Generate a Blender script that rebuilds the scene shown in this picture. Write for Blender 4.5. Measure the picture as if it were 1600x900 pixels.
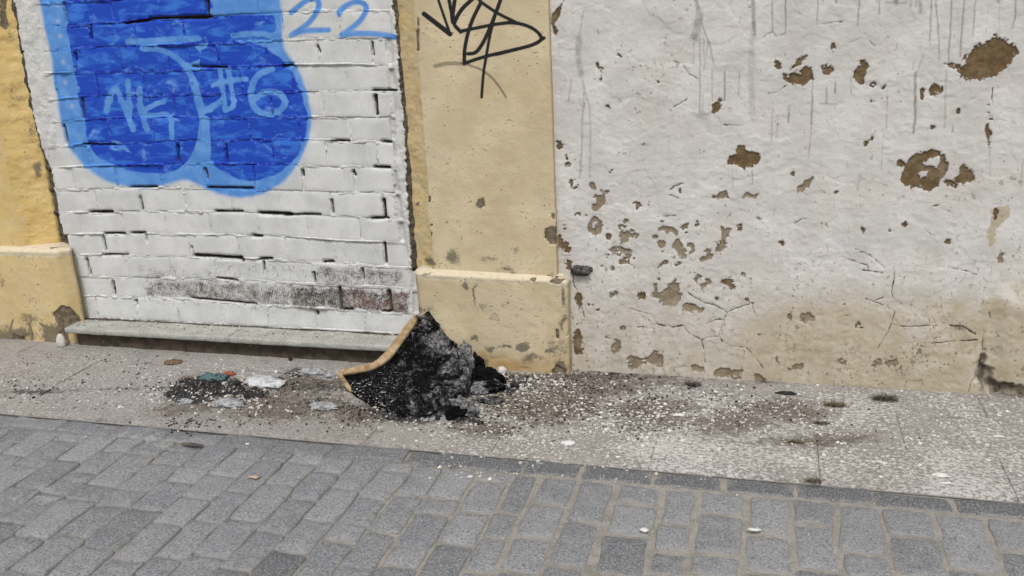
import bpy, bmesh, math, random
import numpy as np
from mathutils import Matrix, Vector

# ---------------------------------------------------------------- scene, camera, sky, sun
S = bpy.context.scene
for o in list(bpy.data.objects): bpy.data.objects.remove(o)
COL = S.collection
F_PX = 1454.5
PITCH, YAW, ROLL = [math.radians(a) for a in (17.133, 16.121, -2.734)]
CAM = np.array([0.0, -3.942, 1.65])          # wall plane is y = 0, pavement z = 0
_f = np.array([-math.sin(YAW)*math.cos(PITCH), math.cos(YAW)*math.cos(PITCH), -math.sin(PITCH)])
_r0 = np.array([math.cos(YAW), math.sin(YAW), 0.0]); _u0 = np.cross(_r0, _f)
_r = math.cos(ROLL)*_r0 + math.sin(ROLL)*_u0
_u = -math.sin(ROLL)*_r0 + math.cos(ROLL)*_u0
cam_d = bpy.data.cameras.new('camera'); cam = bpy.data.objects.new('camera', cam_d); COL.objects.link(cam)
cam.matrix_world = Matrix(((_r[0], _u[0], -_f[0], CAM[0]), (_r[1], _u[1], -_f[1], CAM[1]), (_r[2], _u[2], -_f[2], CAM[2]), (0, 0, 0, 1)))
cam_d.sensor_width = 36; cam_d.lens = F_PX/1600*36; cam_d.clip_end = 500; cam_d.clip_start = 0.05
S.camera = cam
S.render.resolution_x, S.render.resolution_y = 1024, 576

SUN_EL, SUN_AZ = math.radians(56), math.radians(170)      # azimuth clockwise from +y
world = bpy.data.worlds.new('World'); S.world = world; world.use_nodes = True
wn = world.node_tree; bg = wn.nodes['Background']
sky = wn.nodes.new('ShaderNodeTexSky'); sky.sky_type = 'NISHITA'; sky.sun_disc = False
sky.sun_elevation = SUN_EL; sky.sun_rotation = SUN_AZ; sky.air_density = 1.0; sky.dust_density = 6.0; sky.ozone_density = 1.0
hs = wn.nodes.new('ShaderNodeHueSaturation'); hs.inputs['Saturation'].default_value = 0.25   # overcast: almost colourless sky
wn.links.new(sky.outputs[0], hs.inputs['Color']); wn.links.new(hs.outputs[0], bg.inputs['Color'])
bg.inputs['Strength'].default_value = 0.09
sl = bpy.data.lights.new('sun', 'SUN'); sl.energy = 1.5; sl.angle = math.radians(11); sl.color = (1, 0.97, 0.92)
sun = bpy.data.objects.new('sun', sl); COL.objects.link(sun)
_sd = Vector((math.sin(SUN_AZ)*math.cos(SUN_EL), math.cos(SUN_AZ)*math.cos(SUN_EL), math.sin(SUN_EL)))
sun.rotation_euler = _sd.to_track_quat('Z', 'Y').to_euler(); sun.location = (0, -3, 5)
S.view_settings.view_transform = 'Standard'; S.view_settings.look = 'None'
S.view_settings.exposure = 0.32; S.view_settings.gamma = 1.0; S.view_settings.use_curve_mapping = False

# ---------------------------------------------------------------- photo pixel <-> place
def ray(x, y): return _f*F_PX + _r*(x-800) - _u*(y-450)
def G(x, y, z=0.0):
    d = ray(x, y); return CAM + d*((z-CAM[2])/d[2])
def W(x, y, Y=0.0):
    d = ray(x, y); return CAM + d*((Y-CAM[1])/d[1])
def PX(P):                                      # trace coordinates of points on a surface
    q = P - CAM; w = q @ _f
    return 800 + F_PX*(q @ _r)/w, 450 - F_PX*(q @ _u)/w

# ---------------------------------------------------------------- numeric helpers
def _hash(ix, iy, s):
    h = (ix.astype(np.int64)*374761393 + iy.astype(np.int64)*668265263 + s*1442695041) & 0xffffffff
    h = ((h ^ (h >> 13))*1274126177) & 0xffffffff
    return ((h ^ (h >> 16)) & 0xffffff)/float(0xffffff)
def vn(x, y, s=0):
    x = np.asarray(x, float); y = np.asarray(y, float)
    ix = np.floor(x); iy = np.floor(y); fx = x-ix; fy = y-iy
    fx = fx*fx*(3-2*fx); fy = fy*fy*(3-2*fy)
    a = _hash(ix, iy, s); b = _hash(ix+1, iy, s); c = _hash(ix, iy+1, s); d = _hash(ix+1, iy+1, s)
    return (a*(1-fx)+b*fx)*(1-fy) + (c*(1-fx)+d*fx)*fy
def fbm(x, y, s=0, o=4):                        # about -1 .. 1
    t = 0; a = 1; n = 0
    for i in range(o):
        t = t + a*(vn(x*2**i+i*17.3, y*2**i-i*9.1, s+i)*2-1); n += a; a *= .5
    return t/n
def ss(a, b, x):
    t = np.clip((x-a)/(b-a), 0, 1); return t*t*(3-2*t)
def chaikin(p, n=2, closed=False):
    p = np.array(p, float)
    for _ in range(n):
        q = np.roll(p, -1, 0) if closed else p[1:]
        b = p if closed else p[:-1]
        r = np.empty((2*len(b), 2)); r[0::2] = .75*b+.25*q; r[1::2] = .25*b+.75*q
        p = r if closed else np.vstack([p[:1], r, p[-1:]])
    return p
def segdist(px, py, pts):
    d = np.full(px.shape, 1e9)
    for (x0, y0), (x1, y1) in zip(pts[:-1], pts[1:]):
        dx, dy = x1-x0, y1-y0; L = dx*dx+dy*dy+1e-9
        t = np.clip(((px-x0)*dx+(py-y0)*dy)/L, 0, 1)
        d = np.minimum(d, np.hypot(px-x0-t*dx, py-y0-t*dy))
    return d
def sdf(px, py, poly, m=14):                    # inside positive, clipped at -m
    poly = np.array(poly, float); out = np.full(px.shape, -float(m))
    k = (px > poly[:, 0].min()-m) & (px < poly[:, 0].max()+m) & (py > poly[:, 1].min()-m) & (py < poly[:, 1].max()+m)
    if not k.any(): return out
    x = px[k]; y = py[k]
    d = segdist(x, y, np.vstack([poly, poly[:1]]))
    ins = np.zeros(x.shape, bool); j = len(poly)-1
    for i in range(len(poly)):
        xi, yi = poly[i]; xj, yj = poly[j]
        c = ((yi > y) != (yj > y)) & (x < (xj-xi)*(y-yi)/(yj-yi+1e-12)+xi); ins ^= c; j = i
    out[k] = np.maximum(np.where(ins, d, -d), -m); return out
def line(px, py, pts, w, soft=1.0, smooth=0):   # 1 on a stroke of full width w
    pts = chaikin(pts, smooth) if smooth else np.array(pts, float)
    out = np.zeros(px.shape); m = w+soft*2+2
    k = (px > pts[:, 0].min()-m) & (px < pts[:, 0].max()+m) & (py > pts[:, 1].min()-m) & (py < pts[:, 1].max()+m)
    if k.any(): out[k] = 1-ss(w/2-soft, w/2+soft, segdist(px[k], py[k], pts))
    return out
def Z(pts, ox, oy, s): return [(ox+x/s, oy+y/s) for x, y in pts]
def ell(px, py, cx, cy, rx, ry): return np.clip(1-np.hypot((px-cx)/rx, (py-cy)/ry), 0, 1)

# ---------------------------------------------------------------- object helpers
def link(name, me, mat=None, parent=None):
    o = bpy.data.objects.new(name, me); COL.objects.link(o)
    if mat is not None and me is not None: me.materials.append(mat)
    if parent is not None: o.parent = parent
    return o
def tag(o, label=None, cat=None, group=None, kind=None):
    if label: o['label'] = label
    if cat: o['category'] = cat
    if group: o['group'] = group
    if kind: o['kind'] = kind
    return o
def thing(name, loc=(0, 0, 0)):
    o = bpy.data.objects.new(name, None); COL.objects.link(o); o.location = loc; o.empty_display_size = .1; return o
def grid_mesh(P, attrs=None, flip=False, smooth=True):
    ny, nx = P.shape[:2]
    idx = np.arange(ny*nx).reshape(ny, nx)
    q = np.stack([idx[:-1, :-1], idx[:-1, 1:], idx[1:, 1:], idx[1:, :-1]], -1).reshape(-1, 4)
    if flip: q = q[:, ::-1]
    return raw_mesh(P.reshape(-1, 3), q, {k: v.reshape(-1, 4) for k, v in (attrs or {}).items()}, smooth)
def raw_mesh(V, q, attrs=None, smooth=True):
    me = bpy.data.meshes.new('m'); n = len(q); k = q.shape[1]
    me.vertices.add(len(V)); me.vertices.foreach_set('co', np.ascontiguousarray(V, dtype=np.float32).ravel())
    me.loops.add(n*k); me.loops.foreach_set('vertex_index', np.ascontiguousarray(q, dtype=np.int32).ravel())
    me.polygons.add(n); me.polygons.foreach_set('loop_start', np.arange(0, n*k, k, dtype=np.int32))
    me.polygons.foreach_set('use_smooth', np.full(n, smooth))
    me.update(calc_edges=True)
    for name, a in (attrs or {}).items():
        at = me.attributes.new(name, 'FLOAT_COLOR', 'POINT'); at.data.foreach_set('color', np.ascontiguousarray(a, dtype=np.float32).ravel())
    me.validate(); return me
def steps(*segs):                               # (start, end, step) ...
    out = []
    for a, b, s in segs:
        n = max(1, int(round((b-a)/s))); out += list(a+(b-a)*np.arange(n)/n)
    out.append(segs[-1][1]); return np.array(out)
def pack(*c):
    c = [np.asarray(x, float) for x in c]
    while len(c) < 4: c.append(np.zeros_like(c[0]))
    return np.stack(c, -1)

# ---------------------------------------------------------------- node helpers
class NT:
    def __init__(s, name):
        s.m = bpy.data.materials.new(name); s.m.use_nodes = True; s.t = s.m.node_tree
        s.b = s.t.nodes['Principled BSDF']; s.b.inputs['Roughness'].default_value = .9
        s.b.inputs['Specular IOR Level'].default_value = .25
        s.pos = s.t.nodes.new('ShaderNodeNewGeometry').outputs['Position']
    def set(s, sock, v):
        if hasattr(v, 'is_output'): s.t.links.new(v, sock)
        elif isinstance(v, (tuple, list)): sock.default_value = (*v, 1) if len(sock.default_value) == 4 and len(v) == 3 else v
        else: sock.default_value = v
    def math(s, op, a, b=0.0, c=0.0, clamp=False):
        n = s.t.nodes.new('ShaderNodeMath'); n.operation = op; n.use_clamp = clamp
        s.set(n.inputs[0], a); s.set(n.inputs[1], b); s.set(n.inputs[2], c); return n.outputs[0]
    def add(s, a, b): return s.math('ADD', a, b)
    def mul(s, a, b): return s.math('MULTIPLY', a, b)
    def sub(s, a, b): return s.math('SUBTRACT', a, b)
    def noise(s, scale, detail=4, rough=.6, vec=None, stretch=None, out=0, dist=0.0):
        v = vec or s.pos
        if stretch:
            mp = s.t.nodes.new('ShaderNodeMapping'); mp.inputs['Scale'].default_value = stretch; s.t.links.new(v, mp.inputs[0]); v = mp.outputs[0]
        n = s.t.nodes.new('ShaderNodeTexNoise'); n.inputs['Scale'].default_value = scale; n.inputs['Detail'].default_value = detail
        n.inputs['Roughness'].default_value = rough; n.inputs['Distortion'].default_value = dist; s.t.links.new(v, n.inputs['Vector']); return n.outputs[out]
    def voro(s, scale, feature='F1', stretch=None):
        v = s.pos
        if stretch:
            mp = s.t.nodes.new('ShaderNodeMapping'); mp.inputs['Scale'].default_value = stretch; s.t.links.new(v, mp.inputs[0]); v = mp.outputs[0]
        n = s.t.nodes.new('ShaderNodeTexVoronoi'); n.feature = feature; n.inputs['Scale'].default_value = scale; s.t.links.new(v, n.inputs['Vector']); return n.outputs['Distance']
    def spots(s, scale, r, mask, stretch=None):          # separate small roundish marks, larger where the mask is high
        return s.ramp(s.sub(s.voro(scale, stretch=stretch), s.mul(mask, r)), -.05, .03, 1, 0)
    def ramp(s, v, a, b, lo=0.0, hi=1.0):
        n = s.t.nodes.new('ShaderNodeMapRange'); n.interpolation_type = 'SMOOTHSTEP'
        s.set(n.inputs[0], v)
        for i, x in enumerate((a, b, lo, hi)): s.set(n.inputs[i+1], x)
        return n.outputs[0]
    def mix(s, f, a, b, mode='MIX'):
        n = s.t.nodes.new('ShaderNodeMix'); n.data_type = 'RGBA'; n.blend_type = mode
        s.set(n.inputs[0], f); s.set(n.inputs[6], a); s.set(n.inputs[7], b); return n.outputs[2]
    def attr(s, name):
        n = s.t.nodes.new('ShaderNodeAttribute'); n.attribute_name = name
        q = s.t.nodes.new('ShaderNodeSeparateColor'); s.t.links.new(n.outputs['Color'], q.inputs[0])
        return q.outputs[0], q.outputs[1], q.outputs[2], n.outputs['Alpha'], n.outputs['Color']
    def rnd(s): return s.t.nodes.new('ShaderNodeObjectInfo').outputs['Random']
    def bump(s, h, dist, strength=1.0):
        n = s.t.nodes.new('ShaderNodeBump'); n.inputs['Distance'].default_value = dist; n.inputs['Strength'].default_value = strength
        s.t.links.new(h, n.inputs['Height'])
        if s.b.inputs['Normal'].is_linked: s.t.links.new(s.b.inputs['Normal'].links[0].from_socket, n.inputs['Normal'])
        s.t.links.new(n.outputs[0], s.b.inputs['Normal'])
    def done(s, col, rough=None):
        s.set(s.b.inputs['Base Color'], col)
        if rough is not None: s.set(s.b.inputs['Roughness'], rough)
        return s.m

# ---------------------------------------------------------------- materials
def mat_brick(name, worn_base):
    t = NT(name); lb, db, wn_, rg, _ = t.attr('paint')
    n1 = t.noise(9, 5); n2 = t.noise(120, 4, .7)
    white = t.mix(t.ramp(n1, .3, .7), (.49, .50, .497), (.595, .605, .60))
    white = t.mix(t.mul(t.ramp(t.noise(30, 8, .8), .53, .74), .40), white, (.33, .31, .28))
    # sprayed light blue, then dark blue with streaky cover
    edge = t.mul(t.sub(n2, .5), .25)
    white = t.mix(t.ramp(t.add(lb, edge), .02, .90), white, t.mix(t.ramp(t.noise(14, 4), .35, .7), (.075, .225, .56), (.125, .30, .65)))
    streak = t.noise(15, 6, .62, stretch=(.5, 1, 1.5), dist=.5)
    dk = t.mix(t.ramp(streak, .47, .66), (.010, .056, .43), (.035, .155, .58))
    dk = t.mix(t.mul(t.ramp(t.noise(11, 6, .65, stretch=(.8, 1, 1.2), dist=.8), .56, .74), .8), dk, (.16, .36, .72))
    col = t.mix(t.ramp(t.add(db, t.mul(t.sub(t.noise(30, 4), .5), .45)), .28, .66), white, dk)
    sx = t.t.nodes.new('ShaderNodeSeparateXYZ'); t.t.links.new(t.pos, sx.inputs[0])
    rid = t.math('SINE', t.mul(sx.outputs[0], 640.0))
    # paint worn off the ridges: bare, dirty brick; also shades open joints
    wear = t.ramp(t.add(t.add(t.mul(wn_, .95), t.mul(t.sub(t.noise(20, 9, .78), .5), 1.7)), t.add(t.mul(t.sub(n2, .5), .9), t.mul(rid, t.mul(rg, .05)))), .24, .80)
    wear = t.mul(wear, t.ramp(wn_, .02, .25))
    brick = t.mix(t.ramp(t.noise(14, 5, .7), .42, .58), worn_base, (.04, .036, .032))
    brick = t.mix(t.ramp(t.noise(90, 3), .58, .75), brick, (.20, .125, .10))
    col = t.mix(wear, col, brick)
    t.bump(t.mul(t.add(rid, 1), rg), .0009, .6)
    t.bump(t.noise(240, 4, .7), .0014, .7); t.bump(t.noise(75, 5, .75), .002, .6)
    return t.done(col, .75)
M_BRICK = mat_brick('painted_brick', (.105, .086, .075))
M_BRICKRED = mat_brick('painted_red_brick', (.12, .062, .05))
def mat_mortar():
    t = NT('painted_mortar'); lb, db, wn_, br, _ = t.attr('paint')
    n2 = t.noise(140, 5, .7)
    white = t.mix(t.ramp(t.noise(18, 5), .35, .7), (.47, .475, .465), (.61, .615, .605))
    white = t.mix(t.ramp(t.noise(70, 5, .75), .57, .72), white, (.28, .26, .23))
    white = t.mix(t.ramp(lb, .2, .6), white, (.085, .25, .60))
    col = t.mix(t.ramp(db, .3, .6), white, t.mix(t.ramp(t.noise(30, 4), .4, .7), (.012, .032, .36), (.05, .15, .58)))
    dirt = t.mix(t.ramp(t.noise(45, 5, .7), .35, .7), (.045, .038, .03), (.14, .115, .085))
    col = t.mix(t.ramp(t.add(wn_, t.mul(t.sub(n2, .5), 1.1)), .45, .7), col, dirt)
    t.bump(n2, .003, .9); t.bump(t.noise(400, 3, .7), .001, .6)
    return t.done(col, .9)
M_MORTAR = mat_mortar()
def mat_wall():
    t = NT('old_painted_plaster'); pe, dr, oc, ck, _ = t.attr('wa'); ty, so, old, lo, _ = t.attr('wb')
    fine = t.noise(230, 5, .7)
    white = t.mix(t.ramp(t.noise(5, 5, .6), .35, .68), (.49, .478, .458), (.59, .58, .563))
    white = t.mix(t.mul(t.ramp(t.noise(3.1, 4), .52, .70), .55), white, (.54, .50, .465))
    white = t.mix(t.mul(t.ramp(t.noise(4.3, 4, dist=.5), .56, .72), .35), white, (.46, .505, .53))
    white = t.mix(t.mul(t.ramp(t.noise(34, 6, .75, stretch=(1, 1, .45)), .60, .76), .5), white, (.36, .345, .32))
    ochre = t.mix(t.ramp(t.noise(10, 6, .7), .32, .7), (.38, .325, .235), (.475, .43, .345))
    ochre = t.mix(t.mul(t.ramp(t.noise(26, 5, .7), .57, .7), .6), ochre, (.33, .265, .18))
    col = t.mix(t.ramp(t.add(oc, t.mul(t.sub(t.noise(9, 7, .75), .5), 1.0)), .12, 1.0), white, ochre)
    # small dark pits and flecks
    pit = t.spots(62, .46, t.mul(t.ramp(t.noise(26, 4, .6), .46, .62), t.ramp(t.noise(3, 5, .7), .46, .62)))
    pit2 = t.mul(t.ramp(t.add(t.noise(42, 7, .78, stretch=(1.1, 1, .8)), t.mul(lo, .035)), .582, .625), t.ramp(t.noise(5, 5), .40, .60))
    col = t.mix(t.mul(t.math('MAXIMUM', pit, pit2), t.add(.48, t.mul(lo, .42))), col, (.17, .145, .115))
    col = t.mix(t.mul(dr, t.add(.55, t.mul(t.ramp(fine, .35, .62), .45))), col, (.15, .147, .145))
    peel = t.ramp(t.add(pe, t.mul(t.sub(t.noise(85, 7, .82), .5), 1.0)), .47, .55)
    und = t.mix(t.ramp(t.noise(30, 5, .7), .3, .7), (.095, .062, .030), (.165, .115, .060))
    tan = t.mix(t.ramp(t.noise(30, 5, .7), .3, .7), (.24, .20, .145), (.36, .31, .235))
    und = t.mix(t.math('MINIMUM', t.add(ty, t.mul(t.ramp(t.noise(9, 4), .5, .7), .35)), 1.0), und, tan)
    und = t.mix(t.ramp(t.noise(160, 3), .66, .74), und, (.5, .47, .42))
    col = t.mix(peel, col, und)
    rim = t.mul(t.ramp(t.math('ABSOLUTE', t.sub(t.add(pe, t.mul(t.sub(t.noise(85, 7, .82), .5), 1.0)), .455)), 0, .05, 1, 0), .45)
    col = t.mix(rim, col, (.12, .10, .085))
    col = t.mix(t.ramp(t.add(ck, t.mul(t.sub(t.noise(45, 4), .5), 1.1)), .35, .85), col, (.065, .05, .036))
    col = t.mix(t.mul(t.ramp(t.add(so, t.mul(t.sub(t.noise(60, 5, .7), .5), .9)), .35, .8), .85), col, (.09, .08, .065))
    t.bump(t.noise(420, 3, .7), .0008, .5); t.bump(t.noise(130, 5, .7), .0025, .7); t.bump(t.noise(42, 6, .7), .0035, .6); t.bump(t.mul(peel, -1), .003, .8)
    return t.done(col, .93)
M_WALL = mat_wall()
def mat_pil():
    t = NT('ochre_limewash'); st, bk, og, pe, _ = t.attr('pa'); yl, lip, _, _, _ = t.attr('pb')
    fine = t.noise(260, 4, .7)
    cream = t.mix(t.ramp(t.noise(5, 5, .6), .33, .68), (.475, .395, .255), (.57, .49, .335))
    cream = t.mix(t.mul(t.ramp(t.noise(2.3, 5), .45, .66), .6), cream, (.50, .425, .30))
    yell = t.mix(t.ramp(t.noise(7, 5, .6), .3, .7), (.53, .375, .14), (.62, .465, .205))
    yell = t.mix(t.ramp(t.noise(16, 5, .7), .56, .70), yell, (.56, .47, .30))
    col = t.mix(t.ramp(t.add(yl, t.mul(t.sub(t.noise(12, 5), .5), .4)), .2, .8), cream, yell)
    col = t.mix(t.mul(t.ramp(t.add(og, t.mul(t.sub(t.noise(20, 6, .7), .5), .8)), .25, 1.0), .75), col, (.36, .225, .075))
    col = t.mix(t.mul(t.ramp(lip, .25, .7), t.ramp(t.noise(50, 4), .32, .5)), col, (.57, .505, .385))
    fl = t.math('MAXIMUM', t.mul(t.ramp(t.noise(85, 4, .65, stretch=(.6, 1, 1.3)), .605, .65), t.ramp(t.noise(5, 3), .44, .62)), t.spots(45, .22, t.ramp(t.noise(18, 3), .5, .68)))
    col = t.mix(t.mul(fl, .8), col, (.16, .125, .08))
    col = t.mix(t.mul(t.ramp(t.add(st, t.mul(t.sub(t.noise(75, 5, .75), .5), 1.5)), .32, .80), .85), col, (.12, .105, .082))
    peel = t.ramp(t.add(pe, t.mul(t.sub(t.noise(90, 5, .7), .5), .5)), .46, .56)
    col = t.mix(peel, col, t.mix(t.ramp(t.noise(40, 5), .35, .65), (.10, .078, .05), (.20, .165, .12)))
    col = t.mix(t.ramp(t.add(bk, t.mul(t.sub(fine, .5), .55)), .22, .78), col, (.016, .016, .018))
    t.bump(fine, .0016, .7); t.bump(t.noise(90, 5, .7), .003, .6); t.bump(t.noise(22, 5, .65), .006, .5); t.bump(t.mul(peel, -1), .003, .8)
    return t.done(col, .9)
M_PIL = mat_pil()
def mat_sill():
    t = NT('grey_stone_sill'); d, c, _, _, _ = t.attr('sa')
    col = t.mix(t.ramp(t.noise(12, 5), .35, .68), (.27, .275, .25), (.36, .365, .335))
    col = t.mix(t.mul(t.ramp(t.noise(110, 5, .8), .53, .64), .75), col, (.62, .62, .60))
    col = t.mix(t.mul(t.ramp(t.noise(75, 6, .8), .55, .68), .75), col, (.17, .158, .14))
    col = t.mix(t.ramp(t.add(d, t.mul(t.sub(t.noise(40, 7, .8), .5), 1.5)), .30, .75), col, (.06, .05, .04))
    t.bump(t.noise(200, 4, .7), .0015, .6); t.bump(t.noise(25, 4), .005, .5)
    return t.done(col, .88)
M_SILL = mat_sill()
def simple(name, a, b, scale, rough=.9, bump=.003, bs=60, c=None, cs=150, clo=.6, chi=.7, detail=5):
    t = NT(name); col = t.mix(t.ramp(t.noise(scale, detail, .65), .35, .65), a, b)
    if c: col = t.mix(t.ramp(t.noise(cs, 4, .7), clo, chi), col, c)
    t.bump(t.noise(bs, 5, .7), bump, .8); return t.done(col, rough)
M_RISER = simple('brown_riser', (.045, .035, .026), (.095, .076, .058), 14, c=(.17, .15, .125), cs=30, clo=.62, chi=.72)
M_BEHIND = simple('dark_gap_rubble', (.05, .042, .033), (.13, .10, .075), 40)
def mat_sett():
    t = NT('worn_granite_sett'); ed, du, wh, dk, _ = t.attr('ga'); r = t.rnd()
    base = t.mix(r, (.175, .186, .205), (.262, .27, .285))
    base = t.mix(t.mul(t.ramp(t.noise(17, 5, .65), .4, .68), .55), base, (.31, .308, .305))
    base = t.mix(dk, base, (.085, .09, .10))
    sp = t.noise(150, 5, .85); base = t.mix(t.mul(t.ramp(sp, .50, .60), .75), base, (.42, .42, .425)); base = t.mix(t.mul(t.ramp(t.noise(120, 5, .85), .50, .60), .8), base, (.075, .076, .083))
    base = t.mix(t.mul(t.ramp(t.noise(38, 6, .8), .54, .66), .45), base, (.10, .10, .105))
    sand = t.mix(t.ramp(t.noise(120, 4, .7), .35, .65), (.25, .24, .222), (.325, .313, .29))
    f = t.ramp(t.add(t.add(t.mul(ed, .62), t.mul(du, .55)), t.mul(t.sub(t.noise(26, 6, .72), .5), 1.3)), .38, .85)
    col = t.mix(t.mul(f, .72), base, sand)
    col = t.mix(t.mul(t.ramp(t.add(wh, t.mul(t.sub(t.noise(20, 6, .75, dist=.6), .5), 1.6)), .45, .85), .65), col, (.42, .42, .40))
    t.bump(sp, .003, .9); t.bump(t.noise(60, 5, .7), .006, .8); t.bump(t.noise(14, 3), .008, .5)
    return t.done(col, .78)
M_SETT = mat_sett()
M_SAND = simple('jointing_sand', (.205, .195, .176), (.285, .272, .248), 25, bump=.005, bs=150, c=(.46, .44, .40), cs=170, clo=.56, chi=.68)
M_ROAD = simple('far_paving', (.12, .12, .125), (.21, .205, .20), 9, c=(.28, .26, .22), cs=25)
def mat_slab():
    t = NT('worn_paving_slab'); so, br, wh, ed, _ = t.attr('ga'); r = t.rnd()
    base = t.mix(r, (.27, .25, .237), (.32, .30, .285))
    base = t.mix(t.ramp(t.noise(7, 5, .65), .38, .68), base, (.345, .33, .31))
    base = t.mix(t.mul(t.ramp(t.noise(130, 5, .85), .51, .60), .8), base, (.50, .485, .46))
    base = t.mix(t.mul(t.ramp(t.noise(95, 6, .85, stretch=(.8, 1, 1)), .51, .60), .85), base, (.14, .124, .108))
    base = t.mix(t.mul(t.ramp(t.noise(17, 6, .75), .52, .68), .5), base, (.17, .15, .13))
    base = t.mix(t.mul(t.ramp(t.add(ed, t.mul(t.sub(t.noise(40, 5, .7), .5), 1.6)), .5, 1.05), .75), base, (.14, .122, .104))
    # trodden white paint dust
    base = t.mix(t.mul(t.ramp(wh, .3, .8), .45), base, (.17, .155, .14))
    w = t.ramp(t.add(t.mul(wh, .34), t.mul(t.sub(t.noise(78, 6, .8, dist=.5, stretch=(.75, 1, 1)), .5), 2.5)), .22, .46)
    col = t.mix(t.mul(t.mul(w, t.ramp(wh, .0, .35)), .9), base, (.60, .59, .57))
    col = t.mix(t.mul(t.ramp(t.add(br, t.mul(t.sub(t.noise(26, 8, .8), .5), 2.0)), .35, .80), .80), col, t.mix(t.ramp(t.noise(110, 5, .8), .42, .58), (.06, .046, .035), (.165, .135, .108)))
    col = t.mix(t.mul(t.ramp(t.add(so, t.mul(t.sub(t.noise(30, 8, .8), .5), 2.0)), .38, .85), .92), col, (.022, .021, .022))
    t.bump(t.noise(150, 4, .8), .004, .9); t.bump(t.noise(70, 5, .75), .008, .8); t.bump(t.noise(20, 4), .008, .4)
    return t.done(col, .9)
M_SLAB = mat_slab()
def mat_attr(name, rough=.9, bs=200, bump=.002):
    t = NT(name); c = t.attr('col')[4]
    col = t.mix(t.mul(t.ramp(t.noise(150, 4, .7), .4, .7), .4), c, (.30, .28, .25), 'MULTIPLY')
    t.bump(t.noise(bs, 4, .7), bump, .8); return t.done(col, rough)
M_BITS = mat_attr('loose_bits')
def mat_char():
    t = NT('charred_padding'); a, g, _, _, _ = t.attr('ca')
    n = t.noise(38, 6, .75, dist=1.2); f = t.noise(260, 5, .8)
    t.b.inputs['Specular IOR Level'].default_value = .08
    col = t.mix(t.ramp(n, .45, .75), (.0045, .0045, .005), (.02, .02, .02))
    ash = t.mix(t.ramp(t.noise(70, 5, .75), .38, .64), (.07, .07, .074), (.42, .42, .425))
    col = t.mix(t.ramp(t.add(g, t.mul(t.sub(t.noise(11, 8, .78, dist=1.2), .5), 3.6)), .48, 1.15), col, ash)
    sp = t.mul(t.ramp(t.noise(120, 3, .6, stretch=(.6, 1, 1)), .61, .65), t.ramp(t.add(a, t.mul(t.sub(t.noise(14, 4), .5), 1.4)), .35, .7))
    col = t.mix(sp, col, (.66, .65, .63))
    t.bump(f, .003, .9); t.bump(t.noise(60, 6, .8, dist=1.0), .010, .9)
    return t.done(col, .92)
M_CHAR = mat_char()
def mat_tan():
    t = NT('tan_padding_edge'); a, g, _, _, _ = t.attr('ca')
    col = t.mix(t.ramp(t.noise(26, 5, .65), .33, .68), (.27, .18, .09), (.45, .35, .225))
    col = t.mix(t.mul(t.ramp(t.noise(26, 6, .8, stretch=(.5, .5, 1.6), dist=.6), .48, .68), .85), col, (.19, .10, .04))
    col = t.mix(t.mul(t.ramp(t.add(a, t.mul(t.sub(t.noise(50, 5, .7), .5), 1.)), .4, .9), .95), col, (.025, .02, .017))
    t.bump(t.noise(120, 5, .7), .004, .8); t.bump(t.noise(30, 4), .008, .6)
    return t.done(col, .8)
M_TAN = mat_tan()
M_STONE = simple('pale_stone', (.44, .43, .39), (.60, .585, .54), 40, bs=120, c=(.2, .18, .15), cs=70, clo=.63, chi=.72)
M_FLAKE = simple('paint_flake', (.60, .595, .575), (.70, .69, .67), 60, bs=150)
M_IRON = simple('sooty_iron', (.03, .029, .028), (.09, .087, .083), 60, bump=.008, bs=120, c=(.33, .32, .31), cs=110, clo=.57, chi=.68)
M_ASH = simple('grey_ash', (.17, .175, .185), (.40, .41, .42), 45, bump=.006, bs=110, c=(.05, .05, .05), cs=60, clo=.58, chi=.68)
M_FILM = simple('sooty_plastic_film', (.36, .375, .385), (.56, .57, .575), 30, rough=.4, bump=.006, bs=50, c=(.10, .10, .10), cs=35, clo=.60, chi=.72)
M_TEAL = simple('teal_scrap', (.045, .10, .105), (.14, .22, .22), 40, c=(.03, .03, .03), cs=40, clo=.49, chi=.60)
M_RED = simple('red_scrap', (.20, .05, .035), (.32, .12, .08), 60, c=(.02, .02, .02), cs=80, clo=.55, chi=.66)
M_BLACK = simple('char', (.010, .010, .010), (.035, .034, .033), 60, rough=.7, bump=.006, bs=120)
M_BARK = simple('brown_crust', (.09, .055, .03), (.22, .15, .09), 70, bump=.006, bs=130, c=(.03, .025, .02), cs=80, clo=.55, chi=.65)
M_WEED = simple('dry_weed', (.09, .075, .045), (.20, .16, .10), 60)
M_HAIR = simple('dark_fibre', (.055, .048, .042), (.15, .135, .118), 50)
M_TERRA = simple('terracotta_crumb', (.38, .29, .22), (.46, .37, .30), 60)

# ---------------------------------------------------------------- ground sheet, road, pavement
YB = 0.05                      # face of the brick infill (recessed)
YP, YL = -0.03, -0.062         # face of pilaster shaft, of its plinth
ZR = -0.012                    # road surface level
rng = random.Random(7); nr = np.random.RandomState(5)
P = np.zeros((2, 2, 3)); P[0, :, 1] = -60; P[1, :, 1] = 60; P[:, 0, 0] = -60; P[:, 1, 0] = 60; P[..., 2] = -.05
tag(link('ground', grid_mesh(P), M_ROAD), kind='structure')
Y_EDGE = G(800, 712)[1]        # pavement edge along the road
road = thing('road'); tag(road, kind='structure')
xs = steps((-9, -4, .5), (-4, 1.6, .02), (1.6, 8, .5)); ys = steps((-12, -2.6, .5), (-2.6, Y_EDGE+.03, .02))
X, Y = np.meshgrid(xs, ys)
gapf = ss(-2.0, -.5, X)
P = np.stack([X, Y, ZR-.014+.0095*gapf+.002*fbm(X*14, Y*14, 3)], -1)
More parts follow.
